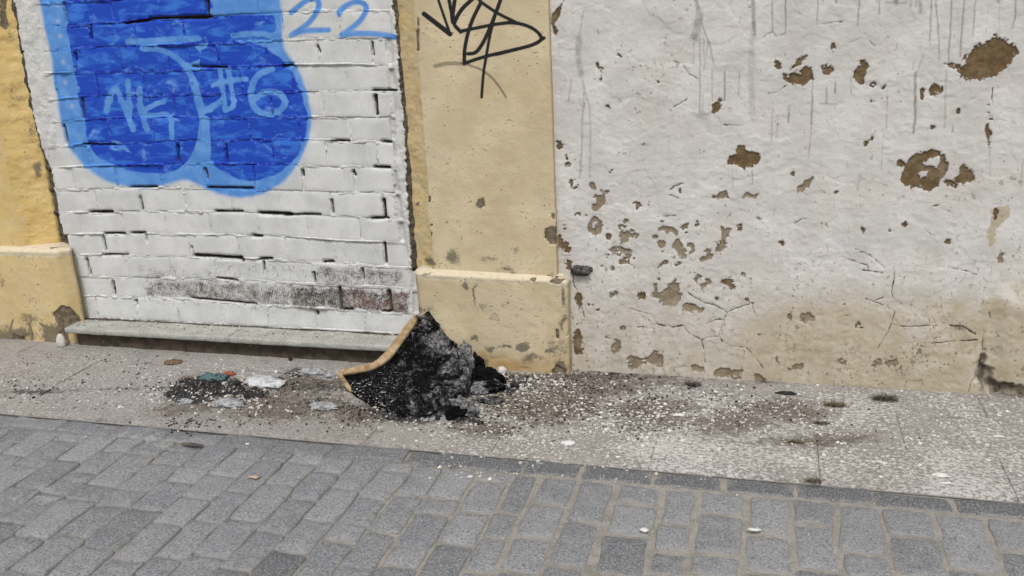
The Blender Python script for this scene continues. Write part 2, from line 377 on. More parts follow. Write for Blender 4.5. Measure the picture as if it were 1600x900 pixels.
link('sand_bed', grid_mesh(P), M_SAND, road)

def ground_masks(x, y):
    """soot, brown dirt, white dust on the ground (traced spots)"""
    px, py = PX(np.stack([x, y, np.zeros_like(x)], -1))
    so = np.zeros_like(x); br = np.zeros_like(x)
    for cx, cy, rx, ry, a in ((650, 632, 110, 42, 2.2), (330, 605, 90, 27, 1.7), (300, 622, 70, 22, 1.2), (500, 605, 80, 28, .7), (500, 632, 45, 17, .9), (800, 600, 50, 22, .9), (470, 580, 60, 14, .8), (720, 655, 50, 18, .9), (760, 590, 60, 25, .8),
                              (1083, 600, 20, 8, .8), (1305, 630, 22, 9, .7), (1383, 622, 26, 8, .9), (1245, 690, 18, 8, .7), (290, 665, 55, 12, .55), (60, 612, 110, 9, .9), (180, 607, 120, 7, .6), (120, 650, 120, 8, .4)):
        so = np.maximum(so, a*ell(px, py, cx, cy, rx, ry))
    for cx, cy, rx, ry, a in ((430, 640, 190, 38, 1.0), (850, 630, 170, 52, 1.35), (930, 605, 150, 30, 1.1), (760, 670, 110, 28, 1.0), (1010, 645, 120, 40, .9), (560, 650, 120, 30, .9), (300, 640, 120, 30, .7), (1240, 640, 130, 26, .75), (1140, 660, 100, 30, .7), (1290, 690, 160, 14, .6), (900, 590, 200, 12, .9), (480, 600, 150, 20, .8)):
        br = np.maximum(br, a*ell(px, py, cx, cy, rx, ry))
    br = br+.38*ss(-.15, .45, fbm(x*2.6, y*5, 86))+.35*ss(-.10, 0, y)*ss(870, 900, px)
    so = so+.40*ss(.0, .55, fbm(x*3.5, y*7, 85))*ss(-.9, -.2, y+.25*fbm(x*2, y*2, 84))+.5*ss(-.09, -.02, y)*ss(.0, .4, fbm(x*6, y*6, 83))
    wh = .30+.16*fbm(x*2.2, y*4, 87)+.65*ss(760, 1000, px)*ss(585, 640, py)*(1-.25*ss(1500, 1700, px)) + .35*ss(620, 690, px)*ss(640, 680, py)*(1-ss(760, 1000, px))
    wh = wh+.28*ell(px, py, 90, 600, 260, 60)
    wh = wh*(.75+.9*fbm(x*3, y*4, 88))
    return so, br, wh

# paving slabs: three rows, cross joints read from the photograph
pave = thing('pavement'); tag(pave, kind='structure')
Y1, Y2 = G(1283, 637)[1], G(1283, 692)[1]
P = np.zeros((2, 2, 3)); P[0, :, 1] = Y_EDGE-.004; P[1, :, 1] = .12; P[:, 0, 0] = -9; P[:, 1, 0] = 8; P[..., 2] = -.012
link('bedding', grid_mesh(P), M_SAND, pave)
def xjoints(pts, lo, hi, pitch):
    xj = sorted(G(*p)[0] for p in pts)
    while xj[0] > lo: xj.insert(0, xj[0]-pitch*(1+rng.uniform(-.06, .06)))
    while xj[-1] < hi: xj.append(xj[-1]+pitch*(1+rng.uniform(-.06, .06)))
    return xj
rows = [(Y1, .10, xjoints([(1155, 615), (520, 590)], -5.2, 2.6, .95)),
        (Y2, Y1, xjoints([(1154, 655), (1410, 680), (840, 640), (640, 630), (460, 605), (250, 618)], -5.2, 2.6, .60)),
        (Y_EDGE+.003, Y2, xjoints([(1022, 700), (1575, 745), (1280, 730), (780, 685), (400, 645), (213, 646), (590, 668)], -5.2, 2.6, .58))]
for ri, (y0, y1, xj) in enumerate(rows):
    for a, b in zip(xj[:-1], xj[1:]):
        g = .0014
        xs = steps((a+g, b-g, .02)); ys = steps((y0+g, y1-g, .02)); xs = np.sort(np.append(xs, [a+g+.002, a+g+.006, b-g-.006, b-g-.002])); ys = np.sort(np.append(ys, [y0+g+.002, y0+g+.006, y1-g-.006, y1-g-.002])); X, Y = np.meshgrid(xs, ys)
        e = np.minimum(np.minimum(X-a-g, b-g-X), np.minimum(Y-y0-g, y1-g-Y))
        tz = rng.uniform(-.002, .002); tx = rng.uniform(-.003, .003)
        Zt = tz+tx*(X-(a+b)/2)+.0022*fbm(X*9, Y*9, 40+ri)+.0012*fbm(X*40, Y*40, 44)-.003*(1-ss(0, .010, e+.004*fbm(X*30, Y*30, 2)))
        X2 = X+.003*fbm(X*12, Y*12, 9)*(e < .001); Y2_ = Y+.003*fbm(X*12, Y*12, 10)*(e < .001)
        so, br, wh = ground_masks(X, Y); ed = (1-ss(0, .018, e))*.55*ss(-.3, .3, fbm(X*4, Y*4, 13))+.35*ss(.1, .5, fbm(X*5, Y*5, 12))
        T = np.stack([X2, Y2_, Zt], -1); A = pack(so, br, wh, ed)
        Pp = np.pad(T, ((1, 1), (1, 1), (0, 0)), 'edge'); Aa = np.pad(A, ((1, 1), (1, 1), (0, 0)), 'edge')
        Pp[[0, -1], :, 2] = -.045; Pp[:, [0, -1], 2] = -.045
        link('paving_slab', grid_mesh(Pp, {'ga': Aa}), M_SLAB, pave)

# setts
def sett(x0, x1, y0, y1, dark=0.0, seed=0, corner=.10):
    n = 3; w, h = x1-x0, y1-y0; r = min(w, h)*corner; cx, cy = (x0+x1)/2, (y0+y1)/2
    pts = []
    for (sx, sy, a0) in ((1, 1, 0), (-1, 1, 90), (-1, -1, 180), (1, -1, 270)):
        ox = cx+sx*(w/2-r); oy = cy+sy*(h/2-r)
        for k in range(n): a = math.radians(a0+90*k/(n-1)); pts.append((ox+r*math.cos(a), oy+r*math.sin(a)))
    ring = []
    for i, p in enumerate(pts):
        q = pts[(i+1) % len(pts)]; ring.append(p)
        if i % n == n-1: ring += [(p[0]*.67+q[0]*.33, p[1]*.67+q[1]*.33), (p[0]*.33+q[0]*.67, p[1]*.33+q[1]*.67)]
    R = np.array(ring); j = .011
    ra = rng.uniform(-.035, .035)*min(1, .13/w); R = R-[cx, cy]; R = np.column_stack([R[:, 0]*math.cos(ra)-R[:, 1]*math.sin(ra), R[:, 0]*math.sin(ra)+R[:, 1]*math.cos(ra)])+[cx, cy]
    R = R+j*np.stack([fbm(R[:, 0]*22, R[:, 1]*22, seed, 2), fbm(R[:, 0]*22+50, R[:, 1]*22, seed+3, 2)], -1)
    C = R.mean(0); m = len(R); z0 = ZR+rng.uniform(-.001, .003); tx, ty = rng.uniform(-.0025, .0025)/(w/2), rng.uniform(-.0025, .0025)/(h/2)
    V = []; 
    for s, dz in ((1.0, -.04), (1.0, -.006), (.955, -.0012), (.62, .0012), (.25, .0016)):
        Q = C+(R-C)*s
        if s == .955: Q = R-(R-C)/np.maximum(np.linalg.norm(R-C, axis=1, keepdims=True), 1e-6)*.007
        V.append(np.column_stack([Q, z0+dz+tx*(Q[:, 0]-cx)+ty*(Q[:, 1]-cy)+(.0018*fbm(Q[:, 0]*30, Q[:, 1]*30, 77+seed, 2) if dz > -.005 else 0)]))
    V = np.vstack(V+[np.array([[C[0], C[1], z0+.0016]])])
    F = []
    for k in range(4):
        for i in range(m): a, b = k*m+i, k*m+(i+1) % m; F.append((a, b, b+m, a+m))
    c = len(V)-1
    F += [(4*m+i, 4*m+(i+1) % m, c) for i in range(m)]
    me = bpy.data.meshes.new('m'); me.from_pydata(V.tolist(), [], F)
    px, py = PX(V)
    ed = np.zeros(len(V)); ed[:2*m] = 1.0; ed[2*m:3*m] = .75; ed[3*m:4*m] = .18
    du = .18*ss(700, 1100, px)+.15*fbm(V[:, 0]*2.3, V[:, 1]*2.3, 31); wh = .55*np.maximum.reduce([ell(px, py, 230, 690, 260, 70), ell(px, py, 60, 780, 160, 60), .8*ell(px, py, 480, 715, 220, 40)])+.05
    dirt = np.maximum(ell(px, py, 290, 672, 70, 22)*1.1, dark)
    at = me.attributes.new('ga', 'FLOAT_COLOR', 'POINT'); at.data.foreach_set('color', pack(ed, du, wh, dirt).astype(np.float32).ravel())
    me.polygons.foreach_set('use_smooth', np.ones(len(me.polygons), bool)); me.update()
    return link('sett', me, M_SETT, road)
def gap(x): return .003+.0085*float(ss(-1.9, -.3, x))
GY0 = Y_EDGE-.105
gx = sorted([G(x, y, ZR)[0] for x, y in ((520, 700), (637, 712), (730, 722), (818, 732), (906, 740), (1020, 750), (1132, 762), (1243, 775), (1366, 788), (1496, 803), (1625, 815))])
while gx[0] > -4.3: gx.insert(0, gx[0]-rng.uniform(.24, .30))
while gx[-1] < 1.9: gx.append(gx[-1]+rng.uniform(.22, .28))
for i, (a, b) in enumerate(zip(gx[:-1], gx[1:])):
    g = gap((a+b)/2)*.6; sett(a+g, b-g, GY0+g, Y_EDGE-.006, .92 if a > -1.6 else (.6 if a > -2.3 else .25), i)
cols = {}
def colx(x): return G(x, 600+500/3*1.0, ZR)[0]
traced = [((800, 843), (440, 610, 740, 905), 800), ((843, 903), (455, 570, 735, 905), 800), ((903, 963), (470, 655, 870), 800), ((963, 1037), (505, 560, 715, 905), 800), ((1037, 1090), (520, 660, 790, 905), 800), ((1090, 1167), (530, 610, 800, 905), 800), ((1167, 1237), (560, 710, 890), 800),
          ((1237, 1305), (580, 660, 870), 0), ((1305, 1377), (600, 795, 905), 0), ((1377, 1460), (625, 710, 900), 0), ((1460, 1540), (650, 870), 0), ((1540, 1612), (660, 780, 905), 0)]
k = 100
XL = None
for (a, b), yy, _ in traced:
    xa = G(a, 600+yy[0]/3, ZR)[0]; xb = G(b, 600+yy[0]/3, ZR)[0]
    if XL is None: XL = xa
    XR = xb
    yl = [GY0-.004]+[G((a+b)/2, 600+v/3, ZR)[1] for v in yy[1:]]
    while yl[-1] > -2.35: yl.append(yl[-1]-rng.choice((.12, .17, .2, .23)))
    for y1, y0 in zip(yl[:-1], yl[1:]):
        g = gap(xa)*.75; k += 1
        sett(xa+g, xb-g, y0+g, y1-g, rng.choice((0, 0, .15, .4)), k)
def randcol(xa, xb):
    global k
    y = GY0-.004+(0 if rng.random() < .6 else 0)
    first = True
    while y > -2.35:
        L = rng.choice((.11, .17, .20, .22, .25)) if not first else rng.choice((.07, .12, .18, .22)); first = False
        g = gap(xa)*.75; k += 1
        sh = (xa+xb)/2
        dark = .85 if abs(sh-G(420, 885, ZR)[0]) < .08 and abs(y-L/2-G(420, 885, ZR)[1]) < .1 else rng.choice((0, 0, .12, .35))
        sett(xa+g, xb-g, y-L+g, y-g, dark, k); y -= L
x = XL
while x > -3.75:
    w = rng.uniform(.115, .15); randcol(x-w, x); x -= w
x = XR
while x < 1.25:
    w = rng.uniform(.125, .15); randcol(x, x+w); x += w

# ---------------------------------------------------------------- bricked-up doorway
JP = [  # bed joints, top to bottom, traced
 [(22, -31), (200, -38), (600, -60)],
 [(22, 6), (96, 4), (165, 1), (300, -8), (600, -21)],
 [(45, 44), (108, 40), (195, 35), (235, 29), (328, 26), (355, 24), (434, 20), (510, 17), (612, 18)],
 [(36, 80), (78, 80), (144, 74), (240, 72), (280, 70), (355, 67), (442, 62), (527, 60), (620, 60)],
 [(43, 116), (84, 115), (150, 113), (257, 111), (355, 105), (458, 102), (545, 101), (625, 104)],
 [(56, 155), (89, 156), (125, 152), (170, 149.5), (258, 149), (300, 147), (345, 147), (390, 145), (456, 143), (506, 145), (543, 142), (620, 141)],
 [(56, 188), (99, 190), (123, 187), (155, 186), (207, 184), (277, 183), (352, 185), (405, 182), (485, 183), (527, 184), (584, 184), (620, 182)],
 [(65, 230), (101, 229), (131, 225), (179, 226), (258, 221), (318, 218), (360, 221), (442, 218), (470, 218), (536, 221), (610, 222)],
 [(86, 263), (140, 260), (211, 258), (277, 257), (330, 256), (397, 257), (450, 257), (512, 261), (590, 262), (630, 264)],
 [(77, 297), (145, 296), (205, 294), (280, 293), (310, 294), (385, 295), (455, 298), (532, 301), (622, 302)],
 [(88, 333), (157, 332), (220, 329), (265, 331), (340, 331), (400, 333), (490, 336), (561, 340), (600, 342), (627, 345)],
 [(106, 367), (163, 366), (224, 365), (265, 367), (355, 367.5), (407, 368), (490, 373), (540, 377), (612, 379), (637, 381)],
 [(107, 400), (146, 398.5), (191, 400), (260, 401.5), (332, 402), (376, 404), (430, 406), (485, 410), (560, 413), (632, 419)],
 [(113, 433), (188, 433), (260, 435), (310, 435), (370, 438), (415, 439), (460, 442), (536, 446), (612, 450), (640, 453)],
 [(120, 463), (179, 463), (245, 466), (320, 469), (346, 472), (400, 475), (460, 480), (536, 484), (611, 489), (635, 491)],
 [(132, 497), (224, 500), (320, 506), (460, 513), (520, 516), (575, 519), (614, 522)]]
VJ = [ # vertical joints per course
 [60, 130, 205, 280, 360, 440, 520, 600],
 [102, 176, 250, 323, 403, 486, 569],
 [70, 141, 211, 288, 364, 443, 531],
 [117, 190, 263, 340, 416, 498, 581],
 [88, 152, 225, 299, 377, 457, 542],
 [130, 198, 273, 348, 424, 506, 587],
 [102, 171, 240, 312, 390, 468, 548],
 [140, 207, 277, 353, 427, 510, 590],
 [115, 182, 252, 321, 398, 472, 553],
 [151, 220, 289, 361, 436, 518, 600],
 [125, 191, 259, 329, 404, 481, 564],
 [162, 227, 296, 373, 448, 524, 601],
 [137, 200, 266, 337, 412, 490, 566],
 [176, 239, 309, 385, 452, 531, 609],
 [152, 213, 278, 347, 419, 494, 570]]
JW = [np.array([W(x, y, YB)[[0, 2]] for x, y in j]) for j in JP]
XBL, XBR = -3.72, W(640, 300, YB)[0]+.005
def jz(i, x): return np.interp(x, JW[i][:, 0], JW[i][:, 1]) + 0*np.asarray(x)
LE = np.array([W(x, y, YB)[[0, 2]] for x, y in ((20, 0), (33, 80), (46, 130), (61, 190), (73, 240), (86, 290), (92, 340), (104, 370), (109, 400), (116, 440), (124, 490))])[::-1]
RE = np.array([W(x, y, YB)[[0, 2]] for x, y in ((609, 0), (618, 60), (625, 130), (631, 200), (635, 300), (640, 380), (642, 430), (645, 490))])[::-1]
def left_edge(z): return np.interp(z, LE[:, 1], LE[:, 0])
def right_edge(z): return np.interp(z, RE[:, 1], RE[:, 0])
SIL = [(64, -60), (64, 0), (66, 20), (72, 45), (80, 80), (84, 110), (88, 130), (92, 165), (97, 190), (104, 220), (118, 242), (140, 264), (165, 281), (200, 292), (230, 293), (262, 285), (290, 277), (315, 290), (345, 303), (385, 309), (420, 298), (450, 275), (470, 247), (482, 215), (485, 180), (478, 140), (465, 108), (445, 84), (440, 62), (440, 40), (436, 0), (432, -60)]
DRK = [[(105, -60), (108, 0), (112, 40), (116, 75), (121, 100), (126, 130), (131, 155), (137, 178), (141, 197), (138, 212), (152, 234), (180, 254), (215, 264), (250, 264), (285, 258), (300, 240), (312, 200), (312, 150), (300, 115), (280, 92), (255, 80), (300, 66), (325, 60), (330, 28), (322, -10), (322, -60)],
       [(312, 28), (420, 20), (426, 52), (405, 53), (370, 56), (355, 64), (320, 62)],
       [(320, 75), (360, 70), (400, 74), (425, 88), (448, 112), (464, 142), (473, 180), (471, 215), (456, 245), (430, 266), (400, 277), (370, 272), (345, 260), (333, 244), (330, 215), (322, 190), (330, 150), (318, 110)],
       [(296, 112), (318, 118), (330, 150), (318, 172), (306, 150)],
       [(145, 60), (260, 64), (300, 78), (310, 90), (250, 100), (140, 100)]]
LITE = [([(222, 76), (255, 78), (280, 92), (300, 118), (310, 150), (315, 185), (314, 215), (305, 245), (280, 270)], 9),
        ([(200, 65), (260, 64), (310, 60)], 10), ([(363, 55), (400, 52), (428, 56)], 9), ([(330, 20), (380, 18), (432, 14)], 12), ([(340, 5), (430, 4)], 8),
        ([(166, 173), (177, 132), (187, 148), (208, 203)], 9), ([(200, 127), (203, 178)], 8), ([(218, 140), (221, 178), (230, 203)], 9), ([(221, 174), (257, 157)], 8), ([(222, 175), (232, 183), (268, 175), (269, 216)], 8),
        ([(300, 128), (311, 158), (320, 176), (345, 158)], 9), ([(343, 108), (349, 150), (352, 172)], 8), ([(357, 108), (364, 150), (366, 168), (353, 172)], 8), ([(332, 133), (350, 127), (384, 123)], 8),
        ([(425, 108), (402, 116), (390, 140), (394, 168), (417, 181), (440, 173), (447, 158), (436, 144), (413, 143), (398, 153)], 10),
        ([(320, 190), (322, 240)], 14)]
TWO = [[(455, 19.5), (474, 4), (486, -3), (497, 0), (499, 10), (491, 26), (477, 41), (455, 55)], [(455, 55), (473, 48), (513, 47)],
       [(530, 22), (530, 18), (542, 7), (560, 1), (573, 9), (572, 18), (563, 33), (548, 45), (534, 55)], [(534, 55), (560, 52), (590, 53), (625, 59)]]
def graffiti(P):
    px, py = PX(P)
    wob = 2.2*fbm(px/26, py/26, 61)
    s = sdf(px, py, chaikin(SIL, 1, True), 30)+wob
    lb = np.maximum(ss(-8, 5, s), .16*ss(-26, -4, s))
    for cx, cy in ((90, 8), (91, 33), (94, 56), (99, 97), (102, 129), (105, 152), (113, 166)): lb = lb*(1-.55*ell(px, py, cx, cy, 8, 9))
    db = np.zeros(px.shape)
    for d in DRK: db = np.maximum(db, ss(-7, 4, sdf(px, py, chaikin(d, 1, True), 20)+5.5+wob*1.8))
    strk = np.where(py < 34, ss(.10, .55, fbm(px/5, py/34, 62, 3)), ss(.12, .55, fbm((px+.35*py)/30, (py-.25*px)/6.5, 63, 3)))
    db = db*(1-.42*strk)
    for pts, w in LITE: db = db*(1-.68*line(px+wob*.5, py+wob*.3, pts, w*1.2, 2.6, 2))
    for pts in TWO: lb = np.maximum(lb, .85*line(px, py+wob*.2, pts, 9, 2.5, 2))
    return lb, db
def worn(P):
    px, py = PX(P)
    w = np.zeros(px.shape)
    for poly, a in (([(215, 415), (420, 405), (640, 412), (640, 500), (400, 486), (220, 474)], .30), ([(230, 440), (310, 440), (400, 445), (520, 448), (640, 455), (640, 490), (520, 482), (400, 475), (300, 466), (228, 464)], .55), ([(345, 445), (420, 445), (460, 480), (345, 470)], .30),
                    ([(228, 418), (262, 418), (262, 462), (225, 462)], .42), ([(340, 410), (400, 412), (400, 438), (338, 436)], .30), ([(422, 414), (470, 418), (470, 430), (430, 424)], .42),
                    ([(490, 414), (560, 418), (628, 424), (628, 450), (490, 444)], .52), ([(522, 384), (600, 386), (600, 410), (522, 408)], .22), ([(345, 448), (385, 448), (385, 474), (345, 472)], .55),
                    ([(455, 446), (640, 456), (640, 489), (455, 480)], .68), ([(430, 480), (500, 490), (500, 512), (430, 508)], .15), ([(590, 230), (612, 232), (612, 262), (590, 260)], .15)):
        w = np.maximum(w, a*ss(-11, 7, sdf(px, py, poly)+6*fbm(px/14, py/9, 66, 4)))
    return w
GAPS = [(235, 28, 328, 26, 5), (280, 27, 328, 26, 7), (323, 0, 325, 24, 5), (99, 5, 105, 36, 4), (442, 102, 458, 102, 4), (582, 141, 620, 141, 3), (517, 220, 545, 220, 3), (598, 221, 610, 222, 4), (585, 261, 608, 262, 4), (205, 292, 245, 292, 3), (325, 293, 395, 294, 3.5), (140, 331, 175, 331, 5), (337, 330, 378, 330, 4), (405, 332, 455, 335, 6), (455, 335, 500, 335, 3), (580, 341, 606, 341, 4), (163, 365, 195, 365, 3), (205, 364, 227, 364, 3), (395, 368, 408, 369, 5),
        (303, 399, 376, 403, 6), (375, 402, 379, 406, 6), (405, 405, 425, 404, 4), (506, 409, 520, 409, 5), (160, 398, 200, 398, 3), (338, 434, 370, 438, 3), (300, 466, 400, 475, 3), (530, 450, 533, 482, 6), (607, 455, 611, 486, 7), (598, 486, 611, 487, 5), (536, 484, 550, 484, 4),
        (581, 66, 583, 86, 4), (586, 150, 589, 178, 7), (128, 154, 131, 184, 5), (99, 196, 105, 224, 5), (320, 264, 323, 278, 5), (472, 266, 473, 275, 5), (552, 268, 554, 274, 5), (518, 313, 520, 332, 4), (599, 312, 602, 339, 6), (219, 308, 222, 326, 4), (161, 370, 165, 390, 4), (600, 380, 603, 410, 5), (135, 405, 141, 428, 4), (226, 365, 230, 378, 4), (300, 386, 304, 397, 6), (411, 409, 413, 421, 4), (141, 40, 143, 60, 4), (117, 84, 119, 92, 5), (496, 72, 499, 82, 4), (277, 226, 279, 252, 4), (353, 226, 355, 252, 3), (490, 426, 492, 440, 3.5), (566, 420, 568, 436, 3), (213, 470, 215, 476, 6), (494, 486, 496, 491, 5), (176, 440, 179, 460, 4), (130, 225, 180, 226, 3), (300, 104, 355, 105, 3), (195, 36, 235, 30, 4)]
def gapmask(px, py):
    gp = np.zeros(px.shape)
    for x0, y0, x1, y1, w in GAPS: gp = np.maximum(gp, line(px, py+.8*fbm(px/6, py/6, 9), [(x0, y0), (x1, y1)], w*.85, 1.1))
    return gp
infill = thing('brick_infill', (-2.6, YB, .15)); 
tag(infill, 'white painted brick infill with blue bubble graffiti blocking the doorway', 'brick wall')
def attach(o, par):
    o.parent = par; o.matrix_parent_inverse = Matrix.Translation(par.location).inverted(); return o
RIDGE = {(2, 6), (3, 5), (3, 6), (5, 6), (6, 5), (7, 5), (8, 5), (8, 6), (9, 4), (10, 4), (11, 5), (11, 6), (12, 3), (13, 2), (13, 3), (13, 4), (13, 5), (12, 5), (14, 4), (7, 6), (4, 0), (2, 1), (5, 3)}
brick_boxes = []
for ri, vj in enumerate(VJ):
    zm = float(jz(ri, -2.6)+jz(ri+1, -2.6))/2
    xs_ = [float(left_edge(zm))+.004] + [float(W(v, np.interp(v, [p[0] for p in JP[ri]], [p[1] for p in JP[ri]])*.5+np.interp(v, [p[0] for p in JP[ri+1]], [p[1] for p in JP[ri+1]])*.5, YB)[0]) for v in vj] + [float(right_edge(zm))-.004]
    if xs_[-1]-xs_[-2] < .045: xs_.pop(-2)
    if xs_[1]-xs_[0] < .045: xs_.pop(1)
    for bi, (a, b) in enumerate(zip(xs_[:-1], xs_[1:])):
        lastR = bi == len(xs_)-2
        if lastR and 3 <= ri <= 10: b -= .045+.02*rng.random()
        g = .0028+.0015*rng.random(); a2, b2 = a+g, b-g
        nx = max(5, int((b2-a2)/.0075)); nz = 14
        eu = .0013/(b2-a2); ev = .0013/.105; u = np.concatenate([[0], np.linspace(eu, 1-eu, nx), [1]]); v = np.concatenate([[0], np.linspace(ev, 1-ev, nz), [1]]); U, Vv = np.meshgrid(u, v)
        lean = rng.uniform(-.004, .004)
        Xg = a2+(b2-a2)*U+lean*(Vv-.5)
        zt = jz(ri, Xg)-.0035-.002*rng.random(); zb = jz(ri+1, Xg)+.0035+.002*rng.random()
        Zg = zb+(zt-zb)*Vv
        ex = np.minimum(Xg-Xg[:, :1], Xg[:, -1:]-Xg); ez = np.minimum(Zg-zb, zt-Zg); e = np.minimum(ex, ez)
        kk = 1-ss(0, .012, e); Xg = Xg+.004*fbm(Xg*28, Zg*28, ri*9+bi, 3)*kk; Zg = Zg+.004*fbm(Xg*28+9, Zg*28, ri*9+bi, 3)*kk
        yo = rng.uniform(-.003, .003); yt = rng.uniform(-.012, .012); yz = rng.uniform(-.02, .02)
        Yg = YB+yo+yt*(U-.5)*.25+yz*(Vv-.5)*.11+.0008*fbm(Xg*25, Zg*25, 5)+.0014*(1-ss(0, .005, e))
        gm = gapmask(*PX(np.stack([Xg, Yg, Zg], -1)))*(e < .010); Yg = Yg+.026*gm
        T = np.stack([Xg, Yg, Zg], -1)
        lb, db = graffiti(T); wv = np.maximum(worn(T), gm)  # open joints browned too, adding painted shade inside them
        rg = 1.0 if ((ri, bi) in RIDGE or rng.random() < .08) else .06
        A = pack(lb, db, wv, np.full(lb.shape, rg))
        T = np.pad(T, ((1, 1), (1, 1), (0, 0)), 'edge'); A = np.pad(A, ((1, 1), (1, 1), (0, 0)), 'edge')
        T[[0, -1], :, 1] = YB+.07; T[:, [0, -1], 1] = YB+.07
        o = link('brick', grid_mesh(T, {'paint': A}), M_BRICKRED if (ri == 13 and bi >= len(xs_)-3) or rng.random() < .1 else M_BRICK); attach(o, infill)
        brick_boxes.append((ri, a, b))
# mortar: one rough sheet between and slightly over the bricks
xs = steps((XBL, XBR+.12, .0042)); zs = steps((.10, float(jz(0, -2.6))+.05, .0042))
X, Zz = np.meshgrid(xs, zs); P0 = np.stack([X, np.full_like(X, YB), Zz], -1); px, py = PX(P0)
row = np.full(X.shape, -1); djb = np.full(X.shape, 1.0); side = np.zeros(X.shape)
for i in range(len(JP)):
    d = Zz-jz(i, X); k2 = np.abs(d) < np.abs(djb); djb = np.where(k2, d, djb)
    row = np.where(Zz < jz(i, X), i, row)
djv = np.full(X.shape, 1.0)
for ri, a, b in brick_boxes:
    k2 = row == ri
    djv[k2] = np.minimum(djv[k2], np.minimum(np.abs(X[k2]-a), np.abs(X[k2]-b)))
inside = (np.abs(djb) > .0095) & (djv > .0085)
zone = ss(-.3, .3, fbm(X*5, Zz*9, 21)+.1)                       # where mortar is squeezed out
depth = YB+.0025-.006*zone*ss(-.4, .6, fbm(X*38, Zz*60, 22))+.003*fbm(X*70, Zz*90, 23)+.010*ss(.28, .5, fbm(X*11, Zz*14, 26))
depth = np.where(inside, YB+.012, depth)
lip = np.exp(-((djb-.004)/.007)**2)*ss(-.15, .45, fbm(X*3.2+row*7, Zz*0+row*3.1, 29))
depth = np.where(np.abs(djb) < .016, np.minimum(depth, YB+.012-.021*lip*(1+.5*fbm(X*30, Zz*30, 24))), depth)
gp = gapmask(px, py)
plR = ss(0, 9, px-np.interp(py, [0, 130, 250, 400, 490], [603, 612, 612, 632, 640])); plR = plR*(py < 420)
plL = 1-ss(0, 14, px-np.interp(py, [0, 80, 190, 260], [52, 62, 78, 92])); plL = plL*(1-ss(215, 262, py))
pl = np.maximum(plR, plL)
depth = depth*(1-pl)+(YB-.005+.0035*fbm(X*26, Zz*26, 27)+.002*fbm(X*90, Zz*90, 28))*pl
depth = depth+gp*(1-pl*.5)*.045
lb, db = graffiti(P0)
wv = worn(P0)*1.0
# unpainted brown strips where the infill meets the door jambs
bl = np.interp(py, [-60, 0, 40, 80, 130, 190, 250, 262, 300, 345, 372, 380, 420, 500], [14, 24, 30, 37, 44, 55, 70, 78, 84, 92, 107, 107, 113, 124])
brn = 1-ss(-2.5, 2.5, px-bl+3*fbm(px/7, py/7, 14))
brr = np.interp(py, [-60, 0, 60, 130, 200, 300, 380, 425, 430, 520], [610, 613, 620, 625, 632, 636, 642, 643, 662, 662])
brn = np.maximum(brn, ss(-2.5, 2.5, px-brr+4*fbm(px/6, py/6, 15)))
wv = np.maximum(wv, brn*1.3); depth = depth+brn*(.012+.006*fbm(X*30, Zz*30, 16))
wv = np.maximum(wv, gp*1.2)  # brown colour deepens the shade inside open joints
spot = .32*ss(.2, .6, fbm(X*22, Zz*22, 18))*np.maximum(pl*ss(560, 600, px), pl)
wv = np.maximum(wv, spot)
wv = np.maximum(wv, .65*ss(497, 512, py-.05*(px-320)))
T = np.stack([X, depth, Zz], -1)
o = link('mortar', grid_mesh(T, {'paint': pack(lb, db, wv, brn)}), M_MORTAR); attach(o, infill)
T = np.zeros((2, 2, 3)); T[:, 0, 0] = -3.9; T[:, 1, 0] = -1.4; T[0, :, 2] = -.05; T[1, :, 2] = 3.0; T[..., 1] = YB+.10
o = link('backing', grid_mesh(T), M_BEHIND); attach(o, infill)
T = np.zeros((2, 2, 3)); T[:, 0, 0] = -3.9; T[:, 1, 0] = -1.4; T[0, :, 2] = float(jz(0, -2.6))+.045; T[1, :, 2] = 3.0; T[..., 1] = YB+.004
A = np.zeros((2, 2, 4)); o = link('upper_infill', grid_mesh(T, {'paint': A}), M_MORTAR); attach(o, infill)

